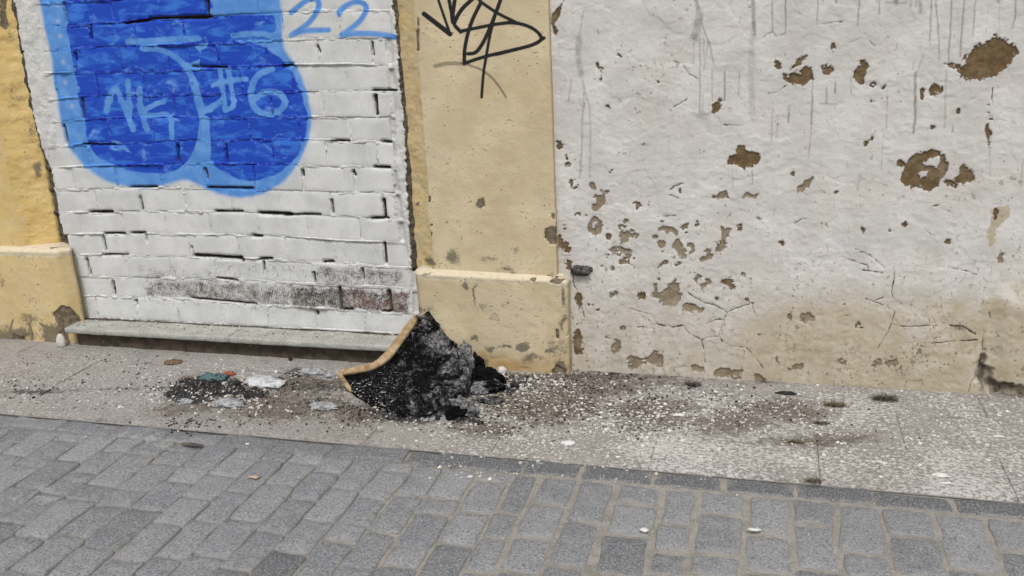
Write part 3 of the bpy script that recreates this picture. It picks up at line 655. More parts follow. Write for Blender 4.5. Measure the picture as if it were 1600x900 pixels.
# ---------------------------------------------------------------- sill
zs_t = float(W(320, 506, YB)[2])
ys_f = float(G(320, 525, zs_t)[1]); th = zs_t-float(W(320, 533.5, ys_f)[2])
sill = thing('door_sill', (-2.6, (YB+ys_f)/2, 0)); tag(sill, 'grey stone sill slab under the white brick infill, over a dark riser', 'sill')
xl, xm, xr = float(G(104, 511, zs_t)[0]), float(G(356, 527, zs_t)[0]), float(W(655, 545, ys_f)[0])
print('sill', zs_t, ys_f, th, xl, xr)
tilt = float(W(575, 519.5, YB)[2])-zs_t
def slope(x): return tilt*(x-float(W(320, 506, YB)[0]))/(float(W(575, 519.5, YB)[0])-float(W(320, 506, YB)[0]))*.5
for a, b in ((xl, xm-.0015), (xm+.0015, xr)):
    xs = steps((a, b, .012)); prof = [(YB+.02, 0)]+[(YB+.02-(YB+.02-ys_f-.006)*t, 0) for t in np.linspace(.08, 1, 14)]+[(ys_f+.0015, -.0025), (ys_f, -.007), (ys_f, -th*.5), (ys_f, -th+.004), (ys_f+.004, -th), (ys_f+.05, -th), (YB+.02, -th)]
    T = np.zeros((len(prof), len(xs), 3)); pr = np.array(prof)
    T[..., 0] = xs; T[..., 1] = pr[:, :1]; T[..., 2] = zs_t+pr[:, 1:]+slope(xs)[None]
    T[..., 1] += .0025*fbm(T[..., 0]*25, T[..., 2]*60, 3)*(np.arange(len(prof)) > 13)[:, None]; T[..., 2] += .0018*fbm(T[..., 0]*25, T[..., 1]*25, 4)
    px, py = PX(T)
    d = 1.0*(1-ss(0, .035, YB-.002-T[..., 1]+.015*fbm(T[..., 0]*8, T[..., 1]*0, 6)))+.5*ell(px, py, 150, 500, 50, 14)+.45*line(px, py, [(352, 534), (353, 527), (362, 522), (372, 514)], 3, 1)  # back band: grit, plus painted darkness of the recess under the bricks
    T = np.pad(T, ((0, 0), (1, 1), (0, 0)), 'edge'); d = np.pad(d, ((0, 0), (1, 1)), 'edge')
    mid = np.array([0, (YB+ys_f)/2, zs_t-th/2]); T[:, [0, -1], 1:] = mid[1:]
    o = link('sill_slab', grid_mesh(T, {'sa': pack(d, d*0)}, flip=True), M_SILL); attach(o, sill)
yr = float(G(320, 551)[1])
xs = steps((xl+.03, xr, .02)); zz = steps((-.03, zs_t-th+.01, .01)); X, Zz = np.meshgrid(xs, zz)
T = np.stack([X, yr+.006*fbm(X*12, Zz*20, 8)+.003*fbm(X*50, Zz*50, 9), Zz], -1)
T = np.pad(T, ((0, 0), (1, 1), (0, 0)), 'edge'); T[:, [0, -1], 1] = YB+.1
o = link('riser', grid_mesh(T), M_RISER); attach(o, sill)

# ---------------------------------------------------------------- pilasters
TAG = [([(128, 65), (250, 160)], 18), ([(250, 160), (195, 0)], 10), ([(262, 105), (255, 50), (243, -10)], 13), ([(270, 105), (300, 45), (355, -5)], 15), ([(272, 0), (258, 105), (300, 150)], 14),
       ([(305, 145), (380, 130), (480, 110), (560, 105), (640, 130), (688, 180), (650, 208), (560, 232), (465, 255)], 13), ([(315, 298), (400, 268), (520, 240), (640, 212), (690, 178)], 13), ([(395, 10), (345, 110), (318, 220), (316, 298)], 14),
       ([(490, -10), (465, 60), (430, 150), (400, 210), (370, 250), (335, 252)], 15), ([(465, 60), (440, 150), (420, 260), (405, 350), (398, 455)], 12), ([(180, 310), (240, 295), (320, 300)], 19), ([(320, 300), (400, 325), (460, 375), (512, 455)], 12), ([(512, 455), (545, 505)], 7), ([(395, 10), (470, 62), (560, 105)], 12), ([(395, 10), (370, -20)], 12)]
TAGW = {10: .5, 11: .55, 12: .22, 8: .9, 9: .85}
def pil_masks(T):
    px, py = PX(T); x, z = T[..., 0], T[..., 2]
    bk = np.zeros(px.shape)
    for i, (pts, w) in enumerate(TAG): bk = np.maximum(bk, TAGW.get(i, 1.0)*line(px, py, Z(pts, 620, 0, 3), w/3*1.3, 1.6, 2))
    bk = np.maximum(bk, .14*line(px, py, [(840, 215/3), (862, 230/3)], 8, 4))
    st = np.zeros(px.shape); px0, py0 = px, py; px = px0+9*fbm(px0/13, py0/13, 45, 4); py = py0+9*fbm(px0/13+40, py0/13, 46, 4)
    for cx, cy, rx, ry, a in ((235, 325, 55, 55, .85), (265, 250, 30, 40, .5), (348, 100, 26, 34, 1.1), (140, 350, 30, 40, 1.0), (280, 440, 20, 45, .9), (325, 480, 16, 90, .8), (360, 530, 40, 60, .55), (450, 520, 30, 60, .55), (400, 570, 50, 40, .5), (690, 480, 20, 90, .75), (690, 590, 20, 70, .7), (385, 700, 60, 28, .8), (450, 700, 45, 14, 1.1), (520, 692, 40, 20, 1.1), (640, 714, 38, 16, 1.0), (325, 662, 22, 22, 1.2), (480, 285, 70, 40, .5), (380, 340, 80, 40, .5), (460, 370, 90, 30, .6), (560, 740, 80, 40, .6), (680, 780, 40, 40, 1.0), (205, 180, 14, 20, .6), (120, 390, 40, 12, .7), (90, 540, 120, 50, .6), (330, 760, 60, 40, 1.1), (86, 88, 12, 18, 1.2), (650, 400, 20, 40, .6)):
        st = np.maximum(st, a*ell(px, py, 620+cx/2.647, 280+cy/2.647, rx/2.647, ry/2.647))
    st = np.maximum(st, .5*ell(px, py, 870, 545, 40, 40)); st = np.maximum(st, .7*line(px, py, Z([(690, 715), (668, 745), (665, 790)], 620, 280, 2.647), 2, .8))
    for cx, cy, rx, ry, a in ((50, 200, 30, 40, .5), (64, 225, 10, 22, .9), (60, 265, 12, 22, .9), (18, 60, 18, 20, .5), (20, 138, 14, 14, .5), (22, 145, 30, 70, .4), (20, 525, 60, 22, 1.0), (30, 538, 30, 10, 1.3), (80, 520, 30, 25, 1.0), (48, 500, 40, 20, .6), (4, 440, 10, 20, .6), (50, 470, 40, 50, .35), (38, 350, 14, 30, .35)):
        st = np.maximum(st, a*ell(px, py, cx, cy, rx, ry))
    px, py = px0, py0
    for pts in ([(45, 505), (50, 520), (48, 535)], [(20, 500), (14, 520), (18, 540)], [(62, 505), (75, 515), (78, 530)]): st = np.maximum(st, .9*line(px, py, pts, 3, 1))
    og = (.85+.7*fbm(x*9, z*14, 44, 4))*ss(.17, -.02, z+.07*fbm(x*5, z*6, 4))*ss(640, 700, px)+.5*ell(px, py, 640+20, 540, 40, 60)
    og = og+.35*ss(845, 860, px)*(px < 880)*(z > .4)+.4*ss(500, 540, py)*(px < 130)*.8+.35*ell(px, py, 60, 200, 30, 300)*(px < 100)
    pe = np.full(px.shape, -8.)
    for poly in (Z([(612, 205), (640, 195), (662, 200), (662, 270), (635, 270), (612, 240)], 620, 280, 2.647), Z([(335, 85), (360, 78), (365, 110), (345, 125), (330, 110)], 620, 280, 2.647),
                 Z([(245, 630), (290, 590), (330, 600), (370, 640), (385, 665), (345, 680), (310, 700), (330, 780), (275, 720), (265, 670)], 0, 280, 3), [(0, 8), (0, 0), (12, 0), (9, 20), (15, 40), (8, 48), (0, 40)],
                 Z([(640, 145), (652, 140), (655, 165), (640, 160)], 620, 280, 2.647), Z([(95, 75), (105, 90), (106, 180), (97, 170)], 620, 0, 3), Z([(640, 790), (665, 770), (700, 790), (700, 830), (640, 820)], 620, 280, 2.647), Z([(60, 730), (110, 740), (105, 780), (60, 775)], 0, 280, 3)):
        pe = np.maximum(pe, sdf(px, py, poly, 8))
    arr = np.maximum.reduce([1-ss(.004, .016, np.abs(x-v)) for v in (xb, xa, pb_)])*(T[..., 1] < 0)
    lipz = np.interp(x, [pa, pb_], zpl); arr = np.maximum(arr, (1-ss(.006, .022, np.abs(z-lipz)))*(x > -1.8))
    pe = np.maximum(pe, -8+arr*11*ss(.18, .5, fbm(x*11, z*15, 57, 4)))
    st = st*1.25+.30*ss(.05, .55, fbm(x*16, z*1.3, 58, 4))*ss(-.2, .5, fbm(x*3, z*3, 59))+.35*ss(.30, .0, z)*ss(-.1, .5, fbm(x*7, z*7, 48))
    for pts in ([(700, 505), (712, 500), (722, 510)], [(790, 395), (800, 375), (805, 330), (815, 300)], [(730, 175), (728, 240), (735, 300)]): st = np.maximum(st, .35*line(px+1.5*fbm(px/6, py/6, 47), py, pts, 2.2, 1))
    return pack(st, bk, np.clip(og, 0, 1.2), .5+pe/14)
def arc_profile(corners, r, step):
    """polyline in plan with rounded corners, resampled"""
    pts = [np.array(corners[0], float)]
    for i in range(1, len(corners)-1):
        p, a, b = [np.array(corners[j], float) for j in (i, i-1, i+1)]
        da = (a-p)/np.linalg.norm(a-p); dbb = (b-p)/np.linalg.norm(b-p); rr = r
        q0, q1 = p+da*rr, p+dbb*rr
        for t in np.linspace(0, 1, 6): pts.append((1-t)**2*q0+2*t*(1-t)*p+t*t*q1)
    pts.append(np.array(corners[-1], float)); pts = np.array(pts)
    L = np.concatenate([[0], np.cumsum(np.linalg.norm(np.diff(pts, axis=0), axis=1))])
    n = int(L[-1]/step)+2; s = np.linspace(0, L[-1], n)
    return np.column_stack([np.interp(s, L, pts[:, 0]), np.interp(s, L, pts[:, 1])])
def pilaster(name, shaft_c, plinth_c, ztop_fn, label, splay):
    cx = (shaft_c[0][0]+shaft_c[-1][0])/2
    t = thing(name, (cx, YP, 0)); tag(t, label, 'pilaster', 'ochre pilasters beside the doorway')
    pr = arc_profile(shaft_c, .006, .0045)
    zs = steps((.25, 1.86, .0045), (1.86, 3.0, .06))
    T = np.zeros((len(zs), len(pr), 3)); T[..., 0] = pr[:, 0]; T[..., 1] = pr[:, 1]; T[..., 2] = zs[:, None]
    nrm = np.gradient(pr, axis=0); nrm = np.stack([nrm[:, 1], -nrm[:, 0]], -1); nrm /= np.linalg.norm(nrm, axis=1, keepdims=True)
    d = .004*fbm(T[..., 0]*3, T[..., 2]*3, 50)+.0016*fbm(T[..., 0]*22, T[..., 2]*22, 51)
    A = pil_masks(T); d = d-.004*ss(.46, .56, A[..., 3]+.2*fbm(T[..., 0]*60, T[..., 2]*60, 53))
    onsp = (T[..., 0] > splay[0]) & (T[..., 0] < splay[1]) & (T[..., 1] > YP+.004)
    d = d+np.where(onsp, .007*fbm(T[..., 2]*7, T[..., 0]*9, 55)+.004*fbm(T[..., 2]*30, T[..., 0]*20, 56), 0)
    T[..., 0] += nrm[None, :, 0]*d; T[..., 1] += nrm[None, :, 1]*d
    yl = np.where(onsp, .95 if cx < -3 else .5, 0.0)
    if name == 'pilaster' and cx < -3: yl = np.maximum(yl, .62)
    o = link('shaft', grid_mesh(T, {'pa': A, 'pb': pack(yl, yl*0)}), M_PIL); attach(o, t)
    pr = arc_profile(plinth_c, .018, .0045); n = len(pr)
    L = np.concatenate([[0], np.cumsum(np.linalg.norm(np.diff(pr, axis=0), axis=1))])
    prof = [(-.05, 0)]+[(z, 0) for z in np.arange(.0, 1.0001, .011)]      # 0..1 of height then the lip
    zt = ztop_fn(pr[:, 0])
    hs_ = np.concatenate([[-.12], np.linspace(0, 1, 92)]); rows_ = []
    ctr = np.array([np.clip(pr[:, 0], min(shaft_c[0][0], shaft_c[-1][0]), max(shaft_c[0][0], shaft_c[-1][0])), np.full(n, YP+.02)]).T
    nrm = np.gradient(pr, axis=0); nrm = np.stack([nrm[:, 1], -nrm[:, 0]], -1); nrm /= np.linalg.norm(nrm, axis=1, keepdims=True)
    lipm = []
    for h in hs_:
        z = zt*h; off = .0*z
        rows_.append(np.column_stack([pr+nrm*(.002*ss(.955, .985, h)), z])); lipm.append(np.full(n, float(h > .95)))
    for k2, (o_, dz) in enumerate(((-.002, .004), (-.008, .009), (-.020, .014), (-.040, .020), (-.10, .022))):
        rows_.append(np.column_stack([pr+nrm*o_, zt+dz])); lipm.append(np.full(n, 1.0))
    T = np.stack(rows_); lipm = np.stack(lipm)
    x_, z_ = T[..., 0], T[..., 2]
    d = .005*fbm(x_*4, z_*4, 60)+.0018*fbm(x_*24, z_*24, 61)+.003*lipm*fbm(x_*20, z_*20, 62)
    A = pil_masks(T); d = d-.007*ss(.46, .58, A[..., 3]+.2*fbm(x_*60, z_*60, 63))-.006*ss(.1, .5, fbm(x_*9, z_*12, 65))*ss(.09, .02, z_)
    T[..., 0] += nrm[None, :, 0]*d; T[..., 1] += nrm[None, :, 1]*d
    o = link('plinth', grid_mesh(T, {'pa': A, 'pb': pack(lipm*0+(.50 if cx < -3 else .16), lipm)}), M_PIL); attach(o, t)
    return t
xa, xb = float(W(651, 50, YP)[0]), float(W(857, 30, YP)[0]); xsp = float(W(619, 20, YB)[0])
pa, pb_ = float(W(652, 470, YL)[0]), float(W(887, 500, YL)[0])
zpl = [float(W(650, 428, YL)[2]), float(W(885, 441, YL)[2])]
print('pil', xa, xb, xsp, pa, pb_, zpl)
pilaster('pilaster', [(xsp-.015, YB+.10), (xsp, YB+.01), (xa, YP), (xb, YP), (xb+.003, .03)], [(pa-.022, YB+.05), (pa-.018, YL+.045), (pa+.012, YL), (pb_, YL), (pb_+.004, .03)],
         lambda x: np.interp(x, [pa, pb_], zpl), 'cream and ochre pilaster with black spray scrawl, between brick infill and peeling wall', (xsp-.05, xa+.002))
xa2 = float(W(30, 360, YP)[0]); xs2 = float(W(85, 350, YB)[0])+.0
pb2 = float(W(100, 440, YL)[0]); z2 = float(W(60, 394, YL)[2])
print('pilL', xa2, xs2, pb2, z2)
pilaster('pilaster', [(-6.0, .03), (-5.99, YP), (xa2, YP), (xs2, YB+.01), (xs2+.015, YB+.10)], [(-6.0, .03), (-5.99, YL), (pb2-.02, YL), (pb2+.03, YL+.06), (xs2+.035, YB+.05)],
         lambda x: z2+0*x, 'chipped yellow pilaster with worn plinth and exposed brown patch beside the sill end', (xa2-.002, xs2+.05))

# ---------------------------------------------------------------- peeling plaster wall
R1 = lambda p: Z(p, 860, 0, 3); R2 = lambda p: Z(p, 1200, 0, 3); R3 = lambda p: Z(p, 860, 280, 2.6475); R4 = lambda p: Z(p, 1200, 280, 2.5)
BROWN = [R1(p) for p in (
 [(5, 80), (38, 40), (60, 0), (72, 0), (45, 45), (40, 90), (20, 110), (33, 160), (15, 165), (5, 120)], [(308, 255), (330, 248), (343, 268), (318, 272)], [(200, 285), (230, 305), (247, 330), (243, 378), (233, 375), (235, 335), (215, 310)],
 [(495, 375), (508, 372), (508, 393), (498, 400)], [(755, 480), (790, 462), (803, 475), (785, 520), (762, 532), (750, 500)], [(870, 680), (880, 672), (920, 690), (945, 705), (990, 722), (975, 755), (945, 785), (905, 790), (870, 775), (860, 770), (838, 772), (835, 738), (862, 725)],
 [(30, 655), (50, 655), (65, 685), (45, 695), (30, 690)], [(75, 725), (88, 735), (90, 780), (78, 780), (68, 745)], [(255, 482), (275, 482), (283, 512), (272, 505)], [(1130, 810), (1150, 805), (1148, 828), (1135, 828)])]
BROWN += [R2(p) for p in (
 [(30, 285), (55, 275), (60, 300), (55, 325), (38, 315)], [(95, 330), (120, 300), (180, 250), (190, 265), (140, 310), (110, 330)], [(85, 340), (110, 350), (165, 305), (200, 310), (212, 350), (210, 380), (150, 400), (115, 395), (80, 370), (70, 345)],
 [(252, 302), (300, 310), (310, 335), (285, 350), (258, 352)], [(430, 285), (462, 290), (468, 340), (455, 370), (448, 395), (425, 395), (402, 360), (405, 330), (420, 310)], [(545, 395), (562, 398), (548, 422), (528, 420)],
 [(765, 395), (790, 385), (825, 410), (820, 435), (800, 452), (755, 445), (758, 415)],
 [(820, 300), (860, 290), (900, 310), (915, 260), (945, 258), (960, 210), (1010, 200), (1050, 190), (1065, 155), (1080, 170), (1110, 175), (1165, 210), (1168, 240), (1150, 290), (1110, 335), (1060, 360), (1020, 372), (960, 370), (905, 378), (900, 345), (885, 325)],
 [(655, 735), (760, 703), (815, 710), (838, 740), (848, 775), (830, 820), (810, 860), (770, 890), (740, 895), (730, 870), (640, 880), (625, 850), (640, 800), (655, 775)],
 [(820, 850), (880, 835), (895, 815), (900, 785), (920, 770), (940, 790), (975, 825), (965, 850), (915, 870), (905, 850), (885, 885), (860, 870), (830, 868)],
 [(1020, 530), (1055, 550), (1040, 570), (1025, 600), (1050, 620), (1040, 660), (1035, 695), (1028, 650), (1018, 600), (1035, 560)], [(450, 690), (465, 650), (490, 638), (490, 655), (460, 690)], [(755, 585), (795, 585), (795, 605), (765, 600)],
 [(885, 510), (900, 505), (895, 540)], [(600, 745), (640, 755), (630, 790), (600, 780)], [(490, 390), (505, 390), (500, 405), (485, 400)], [(720, 420), (745, 405), (730, 440), (725, 480), (712, 450)], [(300, 205), (312, 205), (305, 238), (296, 230)])]
TANP = [R1([(185, 850), (205, 855), (212, 890), (195, 885), (178, 870)])]+[R2([(140, 870), (190, 840), (210, 830), (185, 895), (145, 900)])]
BROWN += [R3(p) for p in ([(85, 0), (110, 0), (118, 35), (95, 50), (80, 30)], [(30, 215), (45, 230), (45, 245), (75, 255), (92, 290), (85, 315), (60, 310), (55, 285), (30, 290)], [(92, 490), (115, 455), (130, 480), (147, 490), (130, 500), (128, 535), (115, 510)], [(92, 640), (115, 615), (135, 640), (130, 665), (137, 700), (130, 725), (95, 725), (92, 690)], [(65, 340), (90, 335), (95, 375), (70, 375)],
 [(770, 195), (790, 185), (795, 205), (780, 218)], [(845, 160), (868, 158), (868, 170), (850, 170)], [(945, 255), (965, 250), (965, 275), (950, 275)], [(700, 425), (740, 400), (755, 425), (765, 450), (745, 455), (720, 435)], [(360, 470), (378, 458), (393, 480), (385, 495), (360, 492)], [(980, 555), (995, 555), (998, 585), (985, 590)], [(1035, 565), (1059, 552), (1059, 592), (1035, 590)], [(155, 10), (180, 20), (185, 40), (165, 40)], [(230, 230), (245, 222), (252, 250), (230, 250)], [(785, 385), (805, 385), (800, 400), (788, 398)])]
TANP += [R3(p) for p in ([(200, 45), (235, 42), (240, 55), (215, 60)], [(175, 70), (205, 58), (228, 80), (225, 100), (200, 120), (205, 130), (175, 130), (180, 105), (190, 90)], [(155, 190), (180, 150), (190, 165), (215, 185), (205, 215), (180, 235), (160, 215)], [(55, 185), (70, 190), (65, 215), (55, 210)],
 [(278, 195), (290, 190), (300, 215), (320, 215), (325, 245), (310, 270), (290, 260), (288, 225)], [(300, 165), (330, 165), (335, 178), (305, 178)], [(330, 215), (355, 205), (362, 235), (335, 240)], [(250, 290), (290, 283), (330, 285), (338, 305), (315, 320), (315, 300), (270, 306), (250, 302)], [(242, 365), (265, 360), (268, 380), (245, 385)], [(418, 230), (440, 220), (452, 240), (425, 248)], [(440, 210), (470, 193), (500, 193), (530, 220), (520, 234), (490, 227), (470, 212)], [(445, 255), (470, 255), (472, 280), (450, 280)],
 [(505, 260), (525, 240), (545, 260), (550, 300), (560, 325), (540, 328), (520, 300), (510, 290)], [(565, 260), (590, 260), (605, 295), (585, 310), (570, 285)], [(680, 300), (700, 270), (710, 235), (720, 200), (745, 200), (740, 230), (728, 270), (705, 310), (690, 318)], [(620, 325), (640, 308), (680, 310), (660, 330), (625, 340)], [(668, 75), (690, 60), (710, 53), (732, 58), (732, 87), (700, 85)], [(785, 75), (810, 55), (830, 65), (860, 60), (858, 85), (835, 75), (800, 80)],
 [(415, 475), (450, 465), (485, 450), (495, 425), (520, 413), (545, 423), (552, 445), (535, 430), (530, 455), (545, 485), (540, 510), (500, 530), (465, 515), (440, 490)], [(540, 515), (580, 512), (620, 525), (635, 535), (625, 550), (580, 555), (545, 545)], [(245, 460), (270, 458), (288, 472), (265, 488), (245, 490)], [(590, 410), (620, 392), (650, 410), (668, 430), (640, 450), (615, 430)],
 [(255, 672), (285, 668), (292, 690), (280, 718), (262, 715), (258, 690)], [(310, 740), (345, 735), (400, 740), (420, 710), (450, 705), (465, 730), (475, 775), (440, 770), (420, 760), (380, 755), (345, 785), (320, 775)], [(580, 765), (605, 765), (620, 785), (635, 780), (637, 797), (590, 795)], [(675, 800), (720, 785), (760, 790), (800, 780), (770, 805), (790, 830), (740, 820), (690, 820)], [(840, 805), (870, 810), (895, 835), (870, 850), (850, 830)], [(980, 790), (1010, 770), (1040, 765), (1048, 785), (1010, 790)])]
TANP += [R4(p) for p in ([(895, 330), (905, 280), (928, 290), (915, 325)], [(75, 745), (100, 728), (130, 722), (140, 742), (110, 745)], [(125, 525), (155, 522), (188, 540), (185, 555), (150, 558), (125, 550)], [(75, 530), (90, 525), (90, 550), (78, 552)], [(395, 735), (420, 700), (440, 705), (430, 730)], [(460, 715), (500, 700), (510, 715), (475, 730)], [(270, 705), (290, 700), (305, 720), (285, 720)], [(560, 680), (605, 665), (605, 685), (575, 692)])]
BROWN += [R4(p) for p in ([(360, 190), (375, 190), (380, 210), (360, 205)], [(520, 178), (535, 162), (543, 178)], [(690, 240), (715, 232), (710, 250), (692, 250)], [(875, 125), (890, 108), (905, 125), (900, 155), (880, 158)])]
HOLES = [(R2([(720, 760), (780, 740), (800, 735), (812, 760), (795, 790), (755, 775), (735, 780)])), R2([(705, 815), (725, 795), (745, 810), (740, 830), (715, 830)]), R3([(168, 185), (185, 172), (195, 188), (188, 205), (172, 205)]), R3([(96, 8), (112, 8), (112, 28), (98, 30)]), R3([(610, 418), (632, 408), (645, 425), (625, 432)]), R2([(900, 290), (925, 280), (930, 300), (905, 310)]), R2([(120, 340), (160, 300), (180, 295), (185, 305), (140, 345)])]
CRACKS = [(R3(p), w) for p, w in (([(320, 530), (350, 540), (420, 560), (445, 600), (500, 608), (548, 603), (570, 635), (625, 665), (640, 655), (695, 650), (710, 670), (750, 690), (810, 695), (850, 740), (880, 780)], 2.0), ([(445, 600), (500, 610), (548, 604)], 4), ([(625, 665), (635, 700), (640, 760)], 1.8), ([(695, 650), (712, 600), (730, 550), (780, 530), (845, 508)], 1.8), ([(730, 550), (690, 525), (640, 512), (600, 490), (570, 470)], 2.0), ([(640, 512), (670, 518)], 3.5), ([(645, 600), (680, 580), (715, 580)], 1.6), ([(95, 395), (98, 440), (115, 465)], 2), ([(130, 530), (140, 570)], 1.3), ([(430, 620), (380, 610), (360, 612)], 1.2), ([(835, 520), (850, 570)], 1.0), ([(230, 650), (250, 660)], 2.5), ([(495, 40), (520, 20), (550, 18)], 2), ([(495, 65), (535, 82)], 2.5), ([(440, 155), (520, 150)], 1.2))]
CRACKS += [(R4(p), w) for p, w in (([(380, 465), (420, 480), (470, 500), (495, 520), (480, 565), (470, 595), (440, 640), (430, 660)], 1.6), ([(410, 478), (450, 460)], 1.8), ([(490, 340), (495, 380), (485, 420), (485, 465)], 1.8), ([(340, 270), (400, 300), (455, 345)], 1.6), ([(290, 305), (385, 335), (395, 350)], 1.0), ([(370, 355), (410, 358), (450, 368)], 2.0), ([(640, 640), (700, 635), (820, 628)], 1.6), ([(710, 570), (760, 575), (810, 605)], 3.0), ([(480, 565), (540, 575), (620, 572), (660, 570)], 1.2), ([(640, 535), (660, 570)], 1.5), ([(715, 345), (780, 360), (815, 375)], 1.2), ([(610, 190), (635, 215), (650, 222)], 2), ([(100, 175), (130, 155), (150, 155)], 1.8), ([(840, 620), (835, 690), (830, 740)], 3), ([(865, 520), (870, 540)], 3), ([(795, 780), (785, 830)], 1.2))]
CRACKS += [(R2([(1055, 410), (1050, 460), (1052, 500)]), 2), (R2([(225, 115), (270, 110), (350, 100)]), 2.2), (R2([(0, 440), (50, 430), (85, 400)]), 2.5), (R2([(1035, 540), (1070, 550), (1110, 570)]), 1.5), (R2([(380, 200), (440, 180), (455, 155), (470, 185), (500, 215)]), .9), (R1([(985, 185), (1035, 150), (1060, 170), (1100, 160)]), .8), (R1([(580, 285), (620, 300), (650, 345), (690, 370)]), .9), (R1([(580, 500), (640, 465)]), 1.0), (R1([(815, 585), (910, 590)]), 1.0), (R1([(560, 888), (590, 870), (620, 860)]), 2.0)]
DRIPS = [(R1(p), w, a) for p, w, a in (([(155, 55), (145, 120), (130, 250), (145, 340), (160, 420), (150, 560), (148, 700), (138, 830)], 3.0, .45), ([(135, 180), (130, 260), (145, 345)], 8, .55), ([(160, 420), (185, 500), (190, 640), (185, 830)], 2.5, .45), ([(100, 370), (85, 470)], 1.5, .6), ([(682, -10), (698, 60), (708, 90)], 5, .7), ([(700, 70), (690, 120), (678, 175)], 11, .6), ([(705, 100), (745, 200), (765, 300)], 1.2, .7), ([(700, 180), (702, 350), (700, 530)], 1.6, .6), ([(718, 180), (722, 320)], 1.2, .5), ([(740, 200), (722, 310)], 1, .5), ([(672, 180), (672, 300)], 1, .4), ([(715, 440), (712, 550)], 3, .3), ([(700, 540), (730, 550)], 8, .3), ([(758, 330), (760, 470)], 1.2, .5), ([(817, 330), (817, 470)], 2.2, .9), ([(885, 330), (883, 450)], 1.2, .5), ([(950, -10), (953, 100), (955, 160)], 5.5, .8), ([(948, 150), (940, 350), (950, 560)], 9, .30), ([(770, 320), (900, 320)], 10, .18), ([(1040, -10), (1040, 150)], 1.6, .8), ([(1102, -10), (1102, 155)], 1.8, .95), ([(1118, 495), (1115, 575)], 2.2, .9), ([(1040, 520), (1035, 660)], 1.2, .5), ([(1065, 540), (1062, 640)], 1.2, .45), ([(855, 790), (855, 880)], 1.2, .4), ([(945, 800), (948, 860)], 2, .6), ([(330, 300), (540, 260)], 3, .1), ([(540, 400), (520, 460)], 16, .14), ([(225, 140), (225, 170)], 1.2, .5))]
DRIPS += [(R2(p), w, a) for p, w, a in (([(235, -5), (230, 100)], 1.4, .6), ([(428, -5), (420, 120)], 2.0, .85), ([(522, -5), (520, 65)], 1.8, .75), ([(670, -5), (668, 35)], 1.6, .6), ([(712, -5), (715, 55)], 6, .55), ([(695, 0), (695, 30)], 2, .6), ([(600, -5), (600, 12)], 6, .9), ([(550, 12), (650, 14)], 2, .7), ([(767, -5), (758, 190)], 2.0, .85), ([(783, -5), (798, 130), (803, 285)], 1.4, .75), ([(862, -5), (852, 180), (845, 285)], 1.8, .85), ([(920, -5), (903, 200), (900, 265)], 2.0, .9), ([(972, -5), (960, 160)], 1.8, .8), ([(210, 330), (205, 580), (190, 740)], 1.8, .6), ([(208, 440), (204, 580)], 3, .7), ([(275, 410), (275, 485)], 2, .9), ([(245, 485), (320, 488)], 2.5, .6), ([(315, 390), (315, 435)], 2.6, .8), ([(390, 360), (390, 450)], 1.4, .4), ([(560, 450), (555, 600)], 2, .5), ([(542, 630), (530, 790)], 2.2, .3), ([(730, 250), (710, 310), (690, 360)], 2.2, .5), ([(690, 340), (690, 560)], 4, .75), ([(690, 560), (680, 620)], 4, .9), ([(835, 330), (830, 480), (828, 600)], 1.6, .55), ([(1085, -5), (1085, 300)], 1.2, .3), ([(1092, 250), (1090, 340)], 18, .10), ([(1160, -5), (1160, 80), (1145, 130)], 2.4, .85), ([(320, -5), (320, 12)], 3, .8), ([(1080, -5), (1080, 12)], 3, .7), ([(865, 590), (865, 615)], 2, .8), ([(1040, 690), (1040, 830)], 1.2, .35), ([(488, 730), (485, 745)], 2, .7), ([(1195, 740), (1185, 880)], 1.4, .5), ([(370, 760), (375, 790)], 1.4, .5), ([(430, 820), (420, 890)], 1.2, .4), ([(755, 290), (820, 300)], 3, .25))]
wall = None
x0 = xb-.006
xs = steps((x0, 1.16, .004), (1.16, 5.0, .06)); zs = steps((-.05, 1.70, .004), (1.70, 3.0, .06))
X, Zz = np.meshgrid(xs, zs); P0 = np.stack([X, 0*X, Zz], -1); px, py = PX(P0)
n1 = 4.4*fbm(px/8, py/8, 70, 4)+1.6*fbm(px/2.6, py/2.6, 71, 2)
pb = np.full(X.shape, -9.); pt = np.full(X.shape, -9.)
for p in BROWN: pb = np.maximum(pb, sdf(px, py, chaikin(p, 1, True), 9)+.2)
for p in TANP: pt = np.maximum(pt, sdf(px, py, chaikin(p, 1, True), 9)+.2)
for p in HOLES: h_ = -sdf(px, py, p, 9); pb = np.minimum(pb, h_); pt = np.minimum(pt, h_)
# scattered little losses between the big ones
sc = ss(.42, .60, fbm(X*19, Zz*19, 73, 4)-.20+.42*ell(px, py, 1010, 400, 280, 230)+.12*ell(px, py, 1350, 540, 260, 130))*7.5-6.5
pe = np.maximum(np.maximum(pb, pt), sc*1.0)
edge_n = pe+n1*1.15-5*ss(.22, .5, fbm(px/7, py/6, 72, 4))
ty = ss(-2, 2, pt-pb)*.55
ck = np.zeros(X.shape)
for p, w in CRACKS: ck = np.maximum(ck, line(px+1.2*fbm(px/5, py/5, 74, 2), py+1.2*fbm(px/5+9, py/5, 75, 2), p, max(2.0, w*.95), 1.0))
ck = ck*(.6+.5*np.clip(fbm(px/14, py/14, 85, 3)+.5, 0, 1))
dr = np.zeros(X.shape)
for p, w, a in DRIPS: dr = np.maximum(dr, a*line(px+.8*fbm(px/9, py/9, 76, 2), py, p, max(2.3, w*1.1), 1.1 if w < 4 else w*.3)*(.95+.4*fbm(px/8, py/8, 77, 2)))
